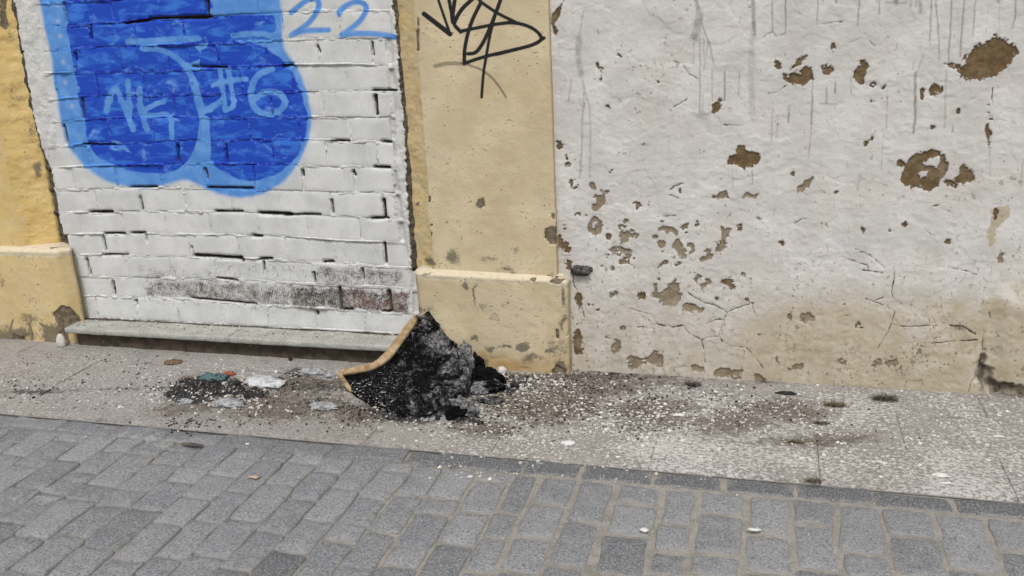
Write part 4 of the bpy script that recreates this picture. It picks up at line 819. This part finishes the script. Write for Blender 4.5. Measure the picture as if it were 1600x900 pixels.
oc = np.clip(.50*ss(1.0, .05, Zz+.12*fbm(X*2, Zz*2, 89))+.62*ss(430, 530, py-25*fbm(px/70, py/50, 78))*ss(1120, 1230, px)*(1-.75*ell(px, py, 1440, 520, 90, 50))+.12*ss(470, 570, py)*(1-ss(1120, 1230, px))+.25*(1-ss(868, 900, px)), 0, 1)
for p in (R4([(870, 120), (895, 105), (940, 100), (940, 140), (915, 180), (890, 190), (890, 255), (870, 260), (855, 225), (855, 190), (870, 180)]), R4([(828, 510), (835, 475), (865, 458), (910, 463), (930, 490), (925, 530), (935, 580), (1000, 590), (1000, 800), (900, 800), (840, 700), (845, 620), (840, 560), (860, 520)])):
    oc = np.maximum(oc, 1.25*ss(-2, 2, sdf(px, py, p)+n1))
oc = np.maximum(oc, .8*ss(-3, 3, sdf(px, py, R3([(895, 660), (930, 640), (960, 605), (985, 600), (975, 635), (940, 665), (905, 680)]))+n1))
oc = np.maximum(oc, .7*ss(1545, 1600, px)*ss(420, 450, py)); oc = np.maximum(oc, .7*ss(-3, 3, sdf(px, py, R4([(0, 620), (50, 570), (80, 575), (60, 600), (20, 635)]))+n1))
so = np.zeros(X.shape)
for cx, cy, rx, ry, a in ((895, 420, 30, 30, .55), (905, 585, 60, 14, .9), (1000, 590, 160, 16, .8), (1255, 605, 360, 14, .7), (1535, 590, 14, 45, 1.0), (1560, 600, 60, 14, 1.1), (893, 500, 14, 90, .45), (1260, 560, 80, 30, .35), (1330, 545, 90, 40, .4), (1500, 512, 30, 10, .8), (940, 300, 60, 40, .25), (990, 370, 60, 60, .25), (900, 60, 16, 60, .15), (1320, 565, 240, 45, .25)):
    so = np.maximum(so, a*ell(px, py, cx, cy, rx, ry))
hol = ss(-3, 4, sdf(px, py, R4([(805, 790), (818, 745), (832, 690), (845, 655), (852, 700), (842, 730), (880, 742), (872, 775), (895, 800), (940, 792), (1010, 812), (1100, 815), (1100, 870), (870, 850), (850, 806), (825, 792)]))+n1)
ck = np.maximum(ck, hol*(.55+.3*fbm(px/9, py/9, 79)))
lo = ss(.9, .25, Zz)*.8
wav = .006*fbm(X*1.6, Zz*1.6, 80, 3)+.0022*fbm(X*9, Zz*12, 81, 3)+.0014*fbm(X*40, Zz*55, 82, 3)
lay = .0016*ss(-.04, .04, fbm(X*5, Zz*6, 83, 4))+.0012*ss(-.03, .03, fbm(X*8+4, Zz*9, 84, 4))   # edges of old paint coats
pk = ss(-.9, 1.2, edge_n)
bul = -.02*ss(1545, 1580, px)*ss(440, 480, py)
Yw = wav-lay+.0055*pk+.0025*ck+.035*hol+bul
T = np.stack([X, Yw, Zz], -1); A1 = pack(.5+edge_n/11, np.clip(dr, 0, 1), oc, np.clip(ck, 0, 1)); A2 = pack(ty, so, so*0, lo)
pad = ((1, 1), (1, 1), (0, 0)); T = np.pad(T, pad, 'edge'); A1 = np.pad(A1, pad, 'edge'); A2 = np.pad(A2, pad, 'edge')
T[[0, -1], :, 1] = .35; T[:, [0, -1], 1] = .35
wall = link('plaster_wall', grid_mesh(T, {'wa': A1, 'wb': A2}), M_WALL)
tag(wall, 'white plastered wall with peeling brown patches, grey drips and ochre lower band', 'wall')

# ---------------------------------------------------------------- burnt padding
burn = thing('burnt_padding', G(640, 600)); tag(burn, 'charred black padding with curled tan edge slumped against the pilaster plinth', 'burnt padding')
def cat(Pts, t):                                 # Catmull-Rom through rows of points, t in 0..1
    Pts = np.asarray(Pts, float); n = len(Pts)-1; s = np.clip(t*n, 0, n-1e-6); i = s.astype(int); f = (s-i)[:, None]
    E = np.concatenate([[2*Pts[0]-Pts[1]], Pts, [2*Pts[-1]-Pts[-2]]]); a, b, c, d = E[i], E[i+1], E[i+2], E[i+3]
    return .5*(2*b+(c-a)*f+(2*a-5*b+4*c-d)*f*f+(3*b-a-3*c+d)*f**3)
def at(x, y, Y): return W(x, y, Y)
rim = [at(533, 584, G(540, 612)[1]), at(556, 579, G(552, 606)[1]), at(585, 572, G(580, 598)[1]), at(606, 556, -.26), at(622, 535, -.20), at(642, 508, -.14), at(671, 486, -.08)]
c2 = [at(538, 598, G(545, 614)[1]), at(562, 598, G(562, 610)[1]), at(592, 596, G(590, 612)[1]), at(622, 584, -.27), at(646, 562, -.20), at(668, 533, -.14), at(696, 520, -.085)]
c3 = [G(544, 606, .02), G(568, 616, .02), G(602, 622, .025), G(640, 618, .03), at(676, 592, -.24), at(700, 566, -.16), at(720, 547, -.09)]
c4 = [G(548, 614, .0), G(574, 632, .0), G(606, 645, .0), G(648, 648, .01), G(692, 630, .04), G(726, 606, .06), G(742, 580, .09)]
U = np.linspace(0, 1, 110); V4 = np.linspace(0, 1, 80)
cr = np.stack([cat(c, U) for c in (rim, c2, c3, c4)])                     # 4 x nu x 3
SURF = np.stack([cat(cr[:, i], V4) for i in range(len(U))], 1)            # nv x nu x 3
def normals(Pp):
    du = np.gradient(Pp, axis=1); dv = np.gradient(Pp, axis=0); n = np.cross(dv, du); return n/np.maximum(np.linalg.norm(n, axis=-1, keepdims=True), 1e-9)
Nn = normals(SURF)
if (Nn[..., 1].mean() > 0): Nn = -Nn
Ug, Vg = np.meshgrid(U, V4)
q = np.stack([SURF[..., 0]*20, SURF[..., 2]*20+SURF[..., 1]*14], -1)
amp = .007+.026*ss(.30, .8, Vg)*ss(.25, .5, Ug)
fold = .030*ss(.35, .7, Vg)*ss(.35, .6, Ug)*(1-2*np.abs(fbm(SURF[..., 0]*9+SURF[..., 1]*7, SURF[..., 2]*12-SURF[..., 0]*4, 93, 3)))
dsp = amp*(fbm(q[..., 0], q[..., 1], 90, 5)+.6*np.abs(fbm(q[..., 0]*1.7, q[..., 1]*1.7, 91, 4)))+.004*fbm(q[..., 0]*5, q[..., 1]*5, 92, 3)
FR = SURF+Nn*(dsp+fold)[..., None]
FR = FR+(ss(.8, 1, Ug)*.022*fbm(Vg*16, Vg*3, 97, 3)+ss(.85, 1, Vg)*.02*fbm(Ug*18, Vg*2, 98, 3))[..., None]*np.array([1, -.4, .3])
FR[..., 2] = np.maximum(FR[..., 2], .003)
grey = .30+.35*ss(.35, .75, Ug)*ss(.0, .4, Vg)-.55*ss(.5, .2, Ug)+.35*ss(.75, 1, Ug)*(1-Vg)-.5*ell(Ug, Vg, .62, .62, .25, .2); fleck = .52*ss(.75, .3, Ug)*ss(.1, .4, Vg)+.15
BK = SURF-Nn*.022; BK[..., 2] = np.maximum(BK[..., 2], .001)
def shell(FRt, BKt, A):
    nv, nu = FRt.shape[:2]; i = np.arange(nv*nu).reshape(nv, nu); b = i+nv*nu
    quad = lambda a: np.stack([a[:-1, :-1], a[:-1, 1:], a[1:, 1:], a[1:, :-1]], -1).reshape(-1, 4)
    fs = [quad(i), quad(b)[:, ::-1]]
    for e0, e1 in ((i[0], b[0]), (i[-1], b[-1]), (i[:, 0], b[:, 0]), (i[:, -1], b[:, -1])): fs.append(np.stack([e0[:-1], e0[1:], e1[1:], e1[:-1]], -1))
    return raw_mesh(np.vstack([FRt.reshape(-1, 3), BKt.reshape(-1, 3)]), np.vstack(fs), {'ca': np.vstack([A.reshape(-1, 4)]*2)})
o = link('charred_sheet', shell(FR, BK, pack(fleck, grey)), M_CHAR); attach(o, burn)
# the tan, unburnt edge: a thick flattened roll along the rim, turning down at the tip
rp = [G(551, 613, .004), at(541, 600, G(545, 612)[1]), *rim[:-1], at(653, 494, -.11)]
tt = np.linspace(0, 1, 90); rc = cat(rp, tt); tg = np.gradient(rc, axis=0); tg /= np.linalg.norm(tg, axis=1, keepdims=True)
ang = np.linspace(0, 2*np.pi, 15)[:-1]
view = CAM-rc; view /= np.linalg.norm(view, axis=1, keepdims=True)
bb = np.cross(tg, np.array([[0.2, -.75, .6]])); bb /= np.linalg.norm(bb, axis=1, keepdims=True); cc = np.cross(bb, tg)
wd = np.interp(tt, [0, .08, .16, .4, .7, .92, 1], [.008, .012, .011, .017, .021, .018, .006]); hd = np.interp(tt, [0, .1, .5, 1], [.012, .014, .017, .016])
T = rc[:, None]+bb[:, None]*(wd[:, None]*np.sign(np.cos(ang))*np.abs(np.cos(ang))**.55)[..., None]+cc[:, None]*(hd[:, None]*np.sign(np.sin(ang))*np.abs(np.sin(ang))**.55)[..., None]
T = T+(.006*fbm(T[..., 0]*26, T[..., 2]*26+T[..., 1]*20, 94, 3)+.0035*fbm(T[..., 0]*60, T[..., 2]*60+T[..., 1]*40, 95, 4))[..., None]*np.array([.3, -.8, .6])
T[..., 2] = np.maximum(T[..., 2], .001)
T = np.concatenate([T, T[:, :1]], 1); T = np.concatenate([T.mean(1, keepdims=True).repeat(T.shape[1], 1)[:1], T, T.mean(1, keepdims=True).repeat(T.shape[1], 1)[-1:]])
ch = np.zeros(T.shape[:2]); ch[-14:] = np.linspace(0, .9, 14)[:, None]; aa = np.linspace(0, 2*np.pi, T.shape[1])[None]; tl = np.linspace(0, 1, T.shape[0])[:, None]; ch += .55*ss(.05, .5, fbm(tl*7+0*aa, np.cos(aa)*2.4+np.sin(aa)*1.5+0*tl, 96, 4))
o = link('tan_edge', grid_mesh(T, {'ca': pack(ch, ch*0)}), M_TAN); attach(o, burn)
rgf = np.random.RandomState(9); Vf = []; Ff = []
for i in range(900):
    iu = int((len(U)-1)*(.25+.75*rgf.rand()**.8)); iv = int((len(V4)-1)*rgf.rand()**.9); b_ = FR[iv, iu]; n_ = Nn[iv, iu]
    d_ = rgf.randn(3)*.8+n_*.5+np.array([.3, -.2, -.3]); d_ -= n_*min(0, d_ @ n_); d_ /= np.linalg.norm(d_); L_ = .006+.022*rgf.rand()**2; w_ = np.cross(d_, n_); w_ = w_/max(np.linalg.norm(w_), 1e-6)*(.0006+.0010*rgf.rand()); k0 = len(Vf)
    for t_ in (0, .35, .7, 1):
        p_ = b_+d_*L_*t_+n_*(.003*math.sin(3.1*t_))-np.array([0, 0, .5])*L_*t_*t_*.6; p_[2] = max(p_[2], .002); Vf += [p_-w_*(1-.8*t_), p_+w_*(1-.8*t_)]
    Ff += [(k0+2*j, k0+2*j+1, k0+2*j+3, k0+2*j+2) for j in range(3)]
A_ = np.tile([.1, 1.0, 0, 0], (len(Vf), 1)); A_[:, 1] = np.repeat(rgf.choice([-.6, .3, 1.3], 900), 8)
o = link('charred_fibres', raw_mesh(np.array(Vf), np.array(Ff), {'ca': A_}), M_CHAR); attach(o, burn); o['kind'] = 'stuff'
def lump(name, c, size, seed, mat, parent=None, sub=4, amp=.35, freq=2.2, ca=(.2, .6), rot=0.0, flat=True, ridged=True, folds=0.0, foldw=9):
    bm = bmesh.new(); bmesh.ops.create_icosphere(bm, subdivisions=sub, radius=1)
    co = np.array([v.co[:] for v in bm.verts]); s = freq
    d = fbm(co[:, 0]*s+seed*3.1, co[:, 1]*s+co[:, 2]*s*.9, seed, 5); e = fbm(co[:, 2]*s+5, co[:, 0]*s-co[:, 1]*s, seed+4, 5)
    r = 1+amp*(d+e*.7)+(amp*.6*(.5-np.abs(fbm(co[:, 0]*s*1.6, co[:, 1]*s*1.6+co[:, 2]*2, seed+8, 4))*2) if ridged else 0)
    if folds: r = r+folds*np.sin(co[:, 0]*foldw+3*d)
    co = co*np.maximum(r, .35)[:, None]*np.array(size)
    cr_, sr = math.cos(rot), math.sin(rot); co = np.column_stack([co[:, 0]*cr_-co[:, 1]*sr, co[:, 0]*sr+co[:, 1]*cr_, co[:, 2]])
    for v, p in zip(bm.verts, co): v.co = p
    if flat:
        zmin = -size[2]*.45
        for v in bm.verts: v.co.z = max(v.co.z, zmin)+size[2]*.45
    for f in bm.faces: f.smooth = True
    me = bpy.data.meshes.new('m'); bm.to_mesh(me); bm.free()
    n = len(me.vertices); A = np.tile([ca[0], ca[1], 0, 0], (n, 1)).astype(np.float32)
    me.attributes.new('ca', 'FLOAT_COLOR', 'POINT').data.foreach_set('color', A.ravel())
    o = link(name, me, mat)
    if parent is not None:
        o.location = Vector(c)-parent.location; o.parent = parent
    else: o.location = c
    return o
for i, (p, s, rot, ca, fl, mt) in enumerate((
    (W(728, 566, -.17), (.030, .03, .075), .3, (.05, 1.25), False, M_CHAR), (W(716, 590, -.24), (.05, .035, .04), .6, (.1, .75), False, M_CHAR),
    (G(735, 612, .0), (.08, .045, .035), .15, (.05, 1.15), True, M_CHAR), (G(690, 632, .0), (.11, .035, .03), -.15, (.1, 1.0), True, M_CHAR), (G(650, 648, .0), (.085, .035, .022), .1, (.1, .6), True, M_CHAR),
    (G(733, 648, .0), (.035, .035, .04), .0, (.1, 1.1), True, M_CHAR), (G(712, 652, .0), (.05, .03, .03), .3, (.1, .1), True, M_CHAR), (G(758, 602, .0), (.075, .05, .055), .0, (.1, .05), True, M_CHAR),
    (G(770, 610, .0), (.05, .04, .03), .2, (.2, .5), True, M_CHAR), (G(700, 610, .04), (.075, .04, .04), .5, (.1, .6), False, M_CHAR), (G(765, 628, .0), (.05, .03, .015), .1, (.2, .8), True, M_CHAR), (W(745, 575, -.12), (.03, .03, .06), .0, (.05, .3), False, M_CHAR))):
    lump('charred_clump', p, s, 20+i*3, mt, burn, 5, .5, 2.0, ca, rot, fl)

# ---------------------------------------------------------------- loose things on the pavement and the wall
def st(name, label, cat_, px_, py_, size, mat, seed, group=None, **kw):
    o = lump(name, G(px_, py_), size, seed, mat, None, **kw); tag(o, label, cat_, group); return o
st('plaster_chunk', 'whitish plaster chunk at the foot of the pilaster beside the burnt padding', 'plaster chunk', 785, 583, (.022, .018, .022), M_STONE, 3, sub=3, amp=.22, freq=1.4)
st('pale_stone', 'rounded pale stone wedged between yellow plinth and sill end', 'stone', 97, 541, (.028, .02, .05), M_STONE, 5, sub=3, amp=.08, freq=1.1, ridged=False)
st('plastic_film', 'crumpled pale grey plastic film on the burnt patch', 'plastic film', 412, 600, (.10, .055, .022), M_FILM, 8, amp=.3, freq=1.8, folds=.12)
st('plastic_film', 'small dull grey plastic scrap at the edge of the burnt patch beside the sill', 'plastic film', 490, 582, (.07, .03, .012), M_ASH, 18, amp=.35, freq=2.2, folds=.1)
st('ash_lump', 'flat light grey ash cake on the burnt patch below the plastic film', 'ash', 357, 632, (.085, .04, .016), M_ASH, 11, amp=.3, freq=2)
st('ash_lump', 'bluish grey ash cake with a dark hole on bare slab', 'ash', 507, 636, (.07, .035, .014), M_ASH, 12, amp=.35, freq=2)
st('fabric_scrap', 'teal half-burnt fabric scrap among the charred bits', 'fabric scrap', 333, 591, (.065, .038, .012), M_TEAL, 13, amp=.4, freq=2.4, folds=.15)
st('fabric_scrap', 'small red scrap beside the teal fabric scrap', 'fabric scrap', 358, 586, (.03, .018, .012), M_RED, 14, amp=.45, freq=2.4)
st('char_lump', 'small black char lump touching the crumpled plastic film', 'char', 370, 602, (.018, .016, .018), M_BLACK, 15, sub=3)
st('char_lump', 'black char lump at the lower right of the plastic film', 'char', 420, 600, (.03, .012, .014), M_BLACK, 16, sub=3)
st('char_lump', 'lone black char crumb close to the dark riser', 'char', 454, 563, (.010, .010, .012), M_BLACK, 17, sub=3)
st('char_lump', 'black char crumb on the grey slab right of the padding ash', 'char', 804, 604, (.02, .014, .014), M_BLACK, 26, sub=3)
st('bark_crust', 'flat brown crusty ring-shaped scrap in front of the sill', 'scrap', 271, 566, (.05, .032, .006), M_BARK, 19, amp=.2, freq=2)
st('bark_crust', 'dark thin flaked crust on the setts below the burnt patch', 'scrap', 300, 695, (.05, .012, .004), M_HAIR, 27, amp=.35, freq=2)
st('terracotta_crumb', 'flat pinkish terracotta crumb trodden into the setts', 'terracotta crumb', 397, 745, (.020, .012, .002), M_TERRA, 28, sub=3, amp=.5, freq=2.2)
for i, (x, y, sx, sy, lab) in enumerate(((886, 692, .03, .02, 'large white paint flake on the slab near the gutter setts'), (1006, 828, .013, .010, 'white paint flake lying on the setts'), (1178, 828, .02, .007, 'long white paint flake in the sandy sett joint'), (1468, 742, .028, .014, 'broad white paint flake on the slab under the ochre wall'), (1478, 755, .022, .007, 'thin white paint flake below the broad flake on the slab'), (1118, 612, .010, .008, 'white paint flake near the wall tuft'), (1060, 648, .022, .011, 'white paint flake on the rough whitened slab'), (1560, 682, .016, .008, 'white paint flake on the slab by the hollow wall corner'))):
    st('paint_flake', lab, 'paint flake', x, y, (sx, sy, .0022), M_FLAKE, 40+i, None, sub=4, amp=.65, freq=2.4)
# iron stub in the wall
bm = bmesh.new()
iro = W(908, 423, -.012)
o = lump('iron_stub', iro, (.050, .026, .024), 31, M_IRON, None, 4, .3, 2.2, flat=False); tag(o, 'sooty broken iron hinge stub sticking out of the plaster wall', 'iron stub')
# weed and fibre tufts at the wall foot
def tuft(name, label, c, spread, h, n, mat, seed, cat_):
    rg_ = np.random.RandomState(seed); V = []; F = []
    for i in range(n):
        a = rg_.rand()*2*np.pi; r = spread[0]*np.sqrt(rg_.rand())*.8; b = np.array([np.cos(a)*r, np.sin(a)*r*spread[1]/spread[0], .001])
        d = rg_.rand()*2*np.pi; L = h*(.5+rg_.rand()); lean = L*(.4+1.2*rg_.rand()); w = .0012+.0012*rg_.rand(); pv = np.array([-np.sin(d), np.cos(d), 0])*w
        k0 = len(V)
        for t in (0, .4, .75, 1):
            p = b+np.array([np.cos(d)*lean*t**1.4, np.sin(d)*lean*t**1.4*.7, L*(t-.55*t*t)]); s = 1-t*.85; V += [p-pv*s, p+pv*s]
        F += [(k0+2*j, k0+2*j+1, k0+2*j+3, k0+2*j+2) for j in range(3)]
    o = link(name, raw_mesh(np.array(V), np.array(F)), mat); o.location = c; tag(o, label, cat_); return o
tuft('fibre_clump', 'dark matted fibre clump at the foot of the plaster wall, nearest the pilaster', G(1083, 602), (.045, .022), .022, 160, M_HAIR, 1, 'fibre clump')
tuft('fibre_clump', 'rounded dark fibre clump beneath the ochre wall band', G(1383, 625), (.06, .025), .028, 240, M_HAIR, 2, 'fibre clump')
tuft('weed_tuft', 'brown dried weed tuft in the slab joint beside the rounded fibre clump', G(1305, 634), (.05, .022), .028, 160, M_WEED, 3, 'weed')
tuft('weed_tuft', 'low dried weed tuft in the joint between whitened slabs', G(1243, 692), (.035, .014), .018, 110, M_WEED, 4, 'weed')
tuft('weed_tuft', 'small dried weed tuft at the gutter joint', G(1272, 752), (.035, .012), .015, 90, M_WEED, 6, 'weed')
tuft('weed_tuft', 'tiny olive weed sprout beside the teal fabric scrap', G(294, 593), (.014, .010), .03, 40, M_WEED, 7, 'weed')
tuft('fibre_clump', 'loose dark fibre clump on the whitened slab middle', G(1283, 662), (.04, .018), .014, 110, M_HAIR, 8, 'fibre clump')
st('char_lump', 'black twisted char scrap on the smooth slab at the wall foot', 'char', 1228, 616, (.045, .008, .009), M_BLACK, 33, sub=3, amp=.5)

# ---------------------------------------------------------------- crumbs nobody could count
rg_ = np.random.RandomState(77); nS = 420; Vs = []; Fs = []; Cs = []
for i in range(nS):
    cx_ = rg_.uniform(xl+.02, -1.75); cy_ = ys_f+.01+(YB-.01-ys_f-.015)*rg_.rand()**.7; r_ = .0012+.006*rg_.rand()**4; k0 = len(Vs); z_ = zs_t+float(slope(cx_))+.0012
    for j in range(5): a_ = j*1.2566+rg_.uniform(-.3, .3); q_ = r_*rg_.uniform(.6, 1.2); Vs.append((cx_+q_*1.3*math.cos(a_), cy_+q_*math.sin(a_), z_+.0006*rg_.rand()))
    Vs.append((cx_, cy_, z_+.0012+r_*.25)); c_ = [(.66, .65, .62), (.6, .59, .56), (.05, .045, .04), (.12, .10, .08)][rg_.randint(4)]; Cs += [(*c_, 1)]*6
    Fs += [(k0+j, k0+(j+1) % 5, k0+5) for j in range(5)]
tag(link('sill_crumbs', raw_mesh(np.array(Vs), np.array(Fs), {'col': np.array(Cs)}, False), M_BITS), 'paint crumbs and grit lying on the stone sill', 'crumbs', kind='stuff')
def residue(name, spots, hmax, thr, mat, seed, label, cat_, step=.0035):
    pts = np.array([G(cx+sx*rx, cy+sy*ry) for cx, cy, rx, ry, a in spots for sx in (-1, 1) for sy in (-1, 1)])
    xs = np.arange(pts[:, 0].min(), pts[:, 0].max(), step); ys = np.arange(max(pts[:, 1].min(), Y_EDGE), min(pts[:, 1].max(), -.02), step); X, Y = np.meshgrid(xs, ys)
    px, py = PX(np.stack([X, Y, 0*X], -1)); m = np.zeros(X.shape)
    for cx, cy, rx, ry, a in spots: m = np.maximum(m, a*ss(0, .8, ell(px, py, cx, cy, rx, ry)))
    lim = np.where(X > xb, -.008, np.where(X > pa-.03, YL-.006, np.where(X > xl, yr-.006, YL-.006)))
    f = m*(1+.0*X)+.75*fbm(X*10, Y*14, seed, 4)+.65*fbm(X*42, Y*50, seed+1, 4)-thr; f = np.where((m < .02) | (Y > lim), -1, f)
    h = hmax*np.clip(f, 0, 1.2)*(.45+.9*vn(X*110, Y*110, seed+2))+.0045*(f > 0)-.004
    T = np.stack([X, Y, h], -1).reshape(-1, 3); idx = np.arange(X.size).reshape(X.shape)
    q = np.stack([idx[:-1, :-1], idx[:-1, 1:], idx[1:, 1:], idx[1:, :-1]], -1).reshape(-1, 4); q = q[(f.ravel()[q] > 0).any(1)]
    u_, inv = np.unique(q, return_inverse=True)
    o = link(name, raw_mesh(T[u_], inv.reshape(-1, 4), None, True), mat); tag(o, label, cat_, kind='stuff'); return o
M_DIRT = simple('scorched_dirt', (.05, .041, .034), (.135, .112, .09), 55, bump=.006, bs=150, c=(.45, .43, .40), cs=95, clo=.52, chi=.62)
M_CRUST = simple('black_crust', (.006, .006, .0065), (.035, .034, .034), 40, bump=.008, bs=110, c=(.34, .33, .32), cs=70, clo=.55, chi=.66)
residue('charred_residue', [(330, 604, 95, 26, 1.1), (285, 613, 75, 22, .9), (385, 616, 70, 16, .8), (640, 650, 110, 18, 1.0), (735, 655, 60, 16, 1.0), (765, 603, 60, 30, .9), (470, 583, 60, 12, .5), (505, 632, 40, 12, .5), (300, 660, 60, 14, .45), (820, 592, 70, 14, .5)], .030, .92, M_CRUST, 140, 'black charred crust spread round the padding and the burnt patch', 'char crust')
residue('ash_dust', [(735, 642, 80, 22, .9), (785, 603, 70, 22, .8), (680, 652, 90, 14, .8), (360, 624, 80, 20, .8), (490, 586, 75, 14, .8), (410, 592, 60, 14, .8), (510, 634, 60, 14, .7), (290, 628, 60, 14, .5), (850, 600, 60, 14, .5), (1385, 622, 30, 6, .8), (1305, 630, 30, 6, .7), (1085, 600, 30, 6, .7)], .012, .82, M_ASH, 160, 'pale grey ash strewn round the padding and burnt patch', 'ash')
residue('scorched_dirt', [(850, 628, 170, 52, 1.0), (720, 664, 130, 24, .9), (430, 642, 170, 32, .75), (980, 642, 130, 46, .85), (930, 598, 160, 20, .9), (500, 602, 110, 26, .7), (580, 645, 110, 26, .8), (1200, 640, 150, 24, .55), (1310, 634, 60, 12, .6), (1120, 668, 110, 24, .5), (1085, 603, 40, 9, .7), (1385, 625, 45, 9, .7)], .006, .92, M_DIRT, 150, 'brown scorched dirt lying over the slabs', 'dirt')
def scatter(name, n, spots, cols_, size, seed, label, cat_, thick=.35, zr=0.0):
    rg_ = np.random.RandomState(seed); pts = []
    wts = np.array([s[4] for s in spots], float); cnt = (n*wts/wts.sum()).astype(int)
    for (cx, cy, rx, ry, w, kind), c in zip(spots, cnt):
        if kind == 'g': p = np.column_stack([cx+rx*.5*rg_.randn(c), cy+ry*.5*rg_.randn(c)])
        else: p = np.column_stack([cx+rx*(rg_.rand(c)*2-1), cy+ry*(rg_.rand(c)*2-1)])
        pts.append(p)
    pts = np.vstack(pts); pts = pts[(pts[:, 1] > 545) & (pts[:, 1] < 905)]
    dd = _f*F_PX+np.outer(pts[:, 0]-800, _r)-np.outer(pts[:, 1]-450, _u); G3 = CAM+dd*(-CAM[2]/dd[:, 2:3]); e = G3[:, 1]
    xg = G3[:, 0]
    lim = np.where(xg > xb, -.012, np.where(xg > pa-.03, YL-.012, np.where(xg > xl, yr-.012, YL-.012)))
    keep = (e < lim) & (fbm(xg*7, e*7, seed+50)+.4*fbm(xg*30, e*30, seed+51) > rg_.rand(len(xg))*1.0-.65)
    G3 = G3[keep]; m = len(G3)
    zb = np.where(G3[:, 1] < Y_EDGE, ZR, 0)+.0005
    s = size[0]+(size[1]-size[0])*rg_.rand(m)**4.5; a = rg_.rand(m)*6.283; k5 = 5
    ang = a[:, None]+np.arange(k5)*2*np.pi/k5+rg_.uniform(-.35, .35, (m, k5)); rr = s[:, None]*rg_.uniform(.55, 1.2, (m, k5)); el = rg_.uniform(.45, 1, (m, 1)); ph = rg_.rand(m)*6.283
    lx = rr*np.cos(ang); ly = rr*np.sin(ang)*el; x_ = lx*np.cos(ph)[:, None]-ly*np.sin(ph)[:, None]; y_ = lx*np.sin(ph)[:, None]+ly*np.cos(ph)[:, None]
    tilt_ = rg_.uniform(-.35, .35, (m, 2)); z_ = np.abs(x_*tilt_[:, :1]+y_*tilt_[:, 1:])+s[:, None]*thick*rg_.uniform(.3, 1, (m, 1))
    top = np.stack([G3[:, :1]+x_, G3[:, 1:2]+y_, zb[:, None]+z_], -1); bot = top.copy(); bot[..., 2] = (zb-.002)[:, None]
    ctr = top.mean(1, keepdims=True); ctr[..., 2] += (s*thick*.25)[:, None]
    V = np.concatenate([top, bot, ctr], 1).reshape(-1, 3); base = np.arange(m)[:, None]*11
    F = []
    for i in range(k5):
        j = (i+1) % k5
        F.append(np.stack([base[:, 0]+i, base[:, 0]+j, base[:, 0]+10], -1)); F.append(np.stack([base[:, 0]+5+i, base[:, 0]+5+j, base[:, 0]+j], -1)); F.append(np.stack([base[:, 0]+5+i, base[:, 0]+j, base[:, 0]+i], -1))
    C = np.array(cols_)[rg_.randint(0, len(cols_), m)]*rg_.uniform(.8, 1.15, (m, 1)); A = np.repeat(np.column_stack([C, np.ones(m)])[:, None], 11, 1).reshape(-1, 4)
    o = link(name, raw_mesh(V, np.vstack(F), {'col': A}, smooth=False), M_BITS); tag(o, label, cat_, kind='stuff'); return o
WHITE = [(.66, .65, .62), (.58, .57, .54), (.72, .71, .69), (.50, .48, .44)]
DARK = [(.015, .015, .015), (.03, .028, .026), (.06, .055, .05)]
BRN = [(.07, .052, .038), (.11, .085, .065), (.04, .033, .027), (.17, .145, .12), (.03, .028, .026)]
scatter('paint_chips', 17000, [(1150, 675, 480, 70, 3.2, 'u'), (1000, 660, 260, 50, 2.0, 'g'), (850, 620, 130, 45, 1.6, 'g'), (700, 650, 160, 35, .8, 'g'), (420, 620, 220, 45, .9, 'g'), (150, 600, 260, 45, 1.0, 'u'), (1300, 640, 320, 40, .8, 'u'), (850, 590, 160, 16, .5, 'g'), (320, 600, 110, 30, .7, 'g')], WHITE, (.0010, .0100), 3, 'white paint chips strewn over the pavement', 'paint chips', .22)
scatter('paint_chips', 420, [(900, 790, 700, 100, 1.0, 'u'), (300, 700, 300, 40, .5, 'u'), (950, 760, 300, 30, .3, 'u')], WHITE, (.0010, .0034), 4, 'sparse white specks on the setts', 'paint chips', .2)
scatter('char_bits', 7000, [(640, 650, 120, 22, .9, 'g'), (320, 607, 70, 20, 1.6, 'g'), (480, 605, 90, 28, .9, 'g'), (740, 625, 90, 40, .9, 'g'), (850, 610, 120, 36, .4, 'g'), (980, 650, 140, 44, .2, 'g'), (290, 662, 60, 16, .4, 'g'), (60, 606, 160, 16, .35, 'u'), (120, 590, 260, 40, .35, 'u'), (1180, 650, 260, 40, .10, 'u'), (900, 585, 160, 9, .3, 'u')], DARK, (.0010, .0075), 5, 'black char bits and soot crumbs round the burnt padding', 'char bits', .5)
scatter('brown_crumbs', 9000, [(860, 625, 140, 48, 1.8, 'g'), (720, 662, 120, 28, .9, 'g'), (450, 635, 170, 34, 1.0, 'g'), (1010, 640, 150, 50, .8, 'g'), (580, 640, 110, 30, .7, 'g'), (1180, 640, 200, 34, .5, 'g'), (930, 592, 130, 14, .5, 'g'), (130, 600, 260, 45, .8, 'u')], BRN, (.0010, .008), 6, 'brown crumbs of plaster and scorched dirt on the slabs', 'crumbs', .5)
print('objects', len(bpy.data.objects), 'tris', sum(len(o.data.polygons)*2 for o in bpy.data.objects if o.type == 'MESH'))
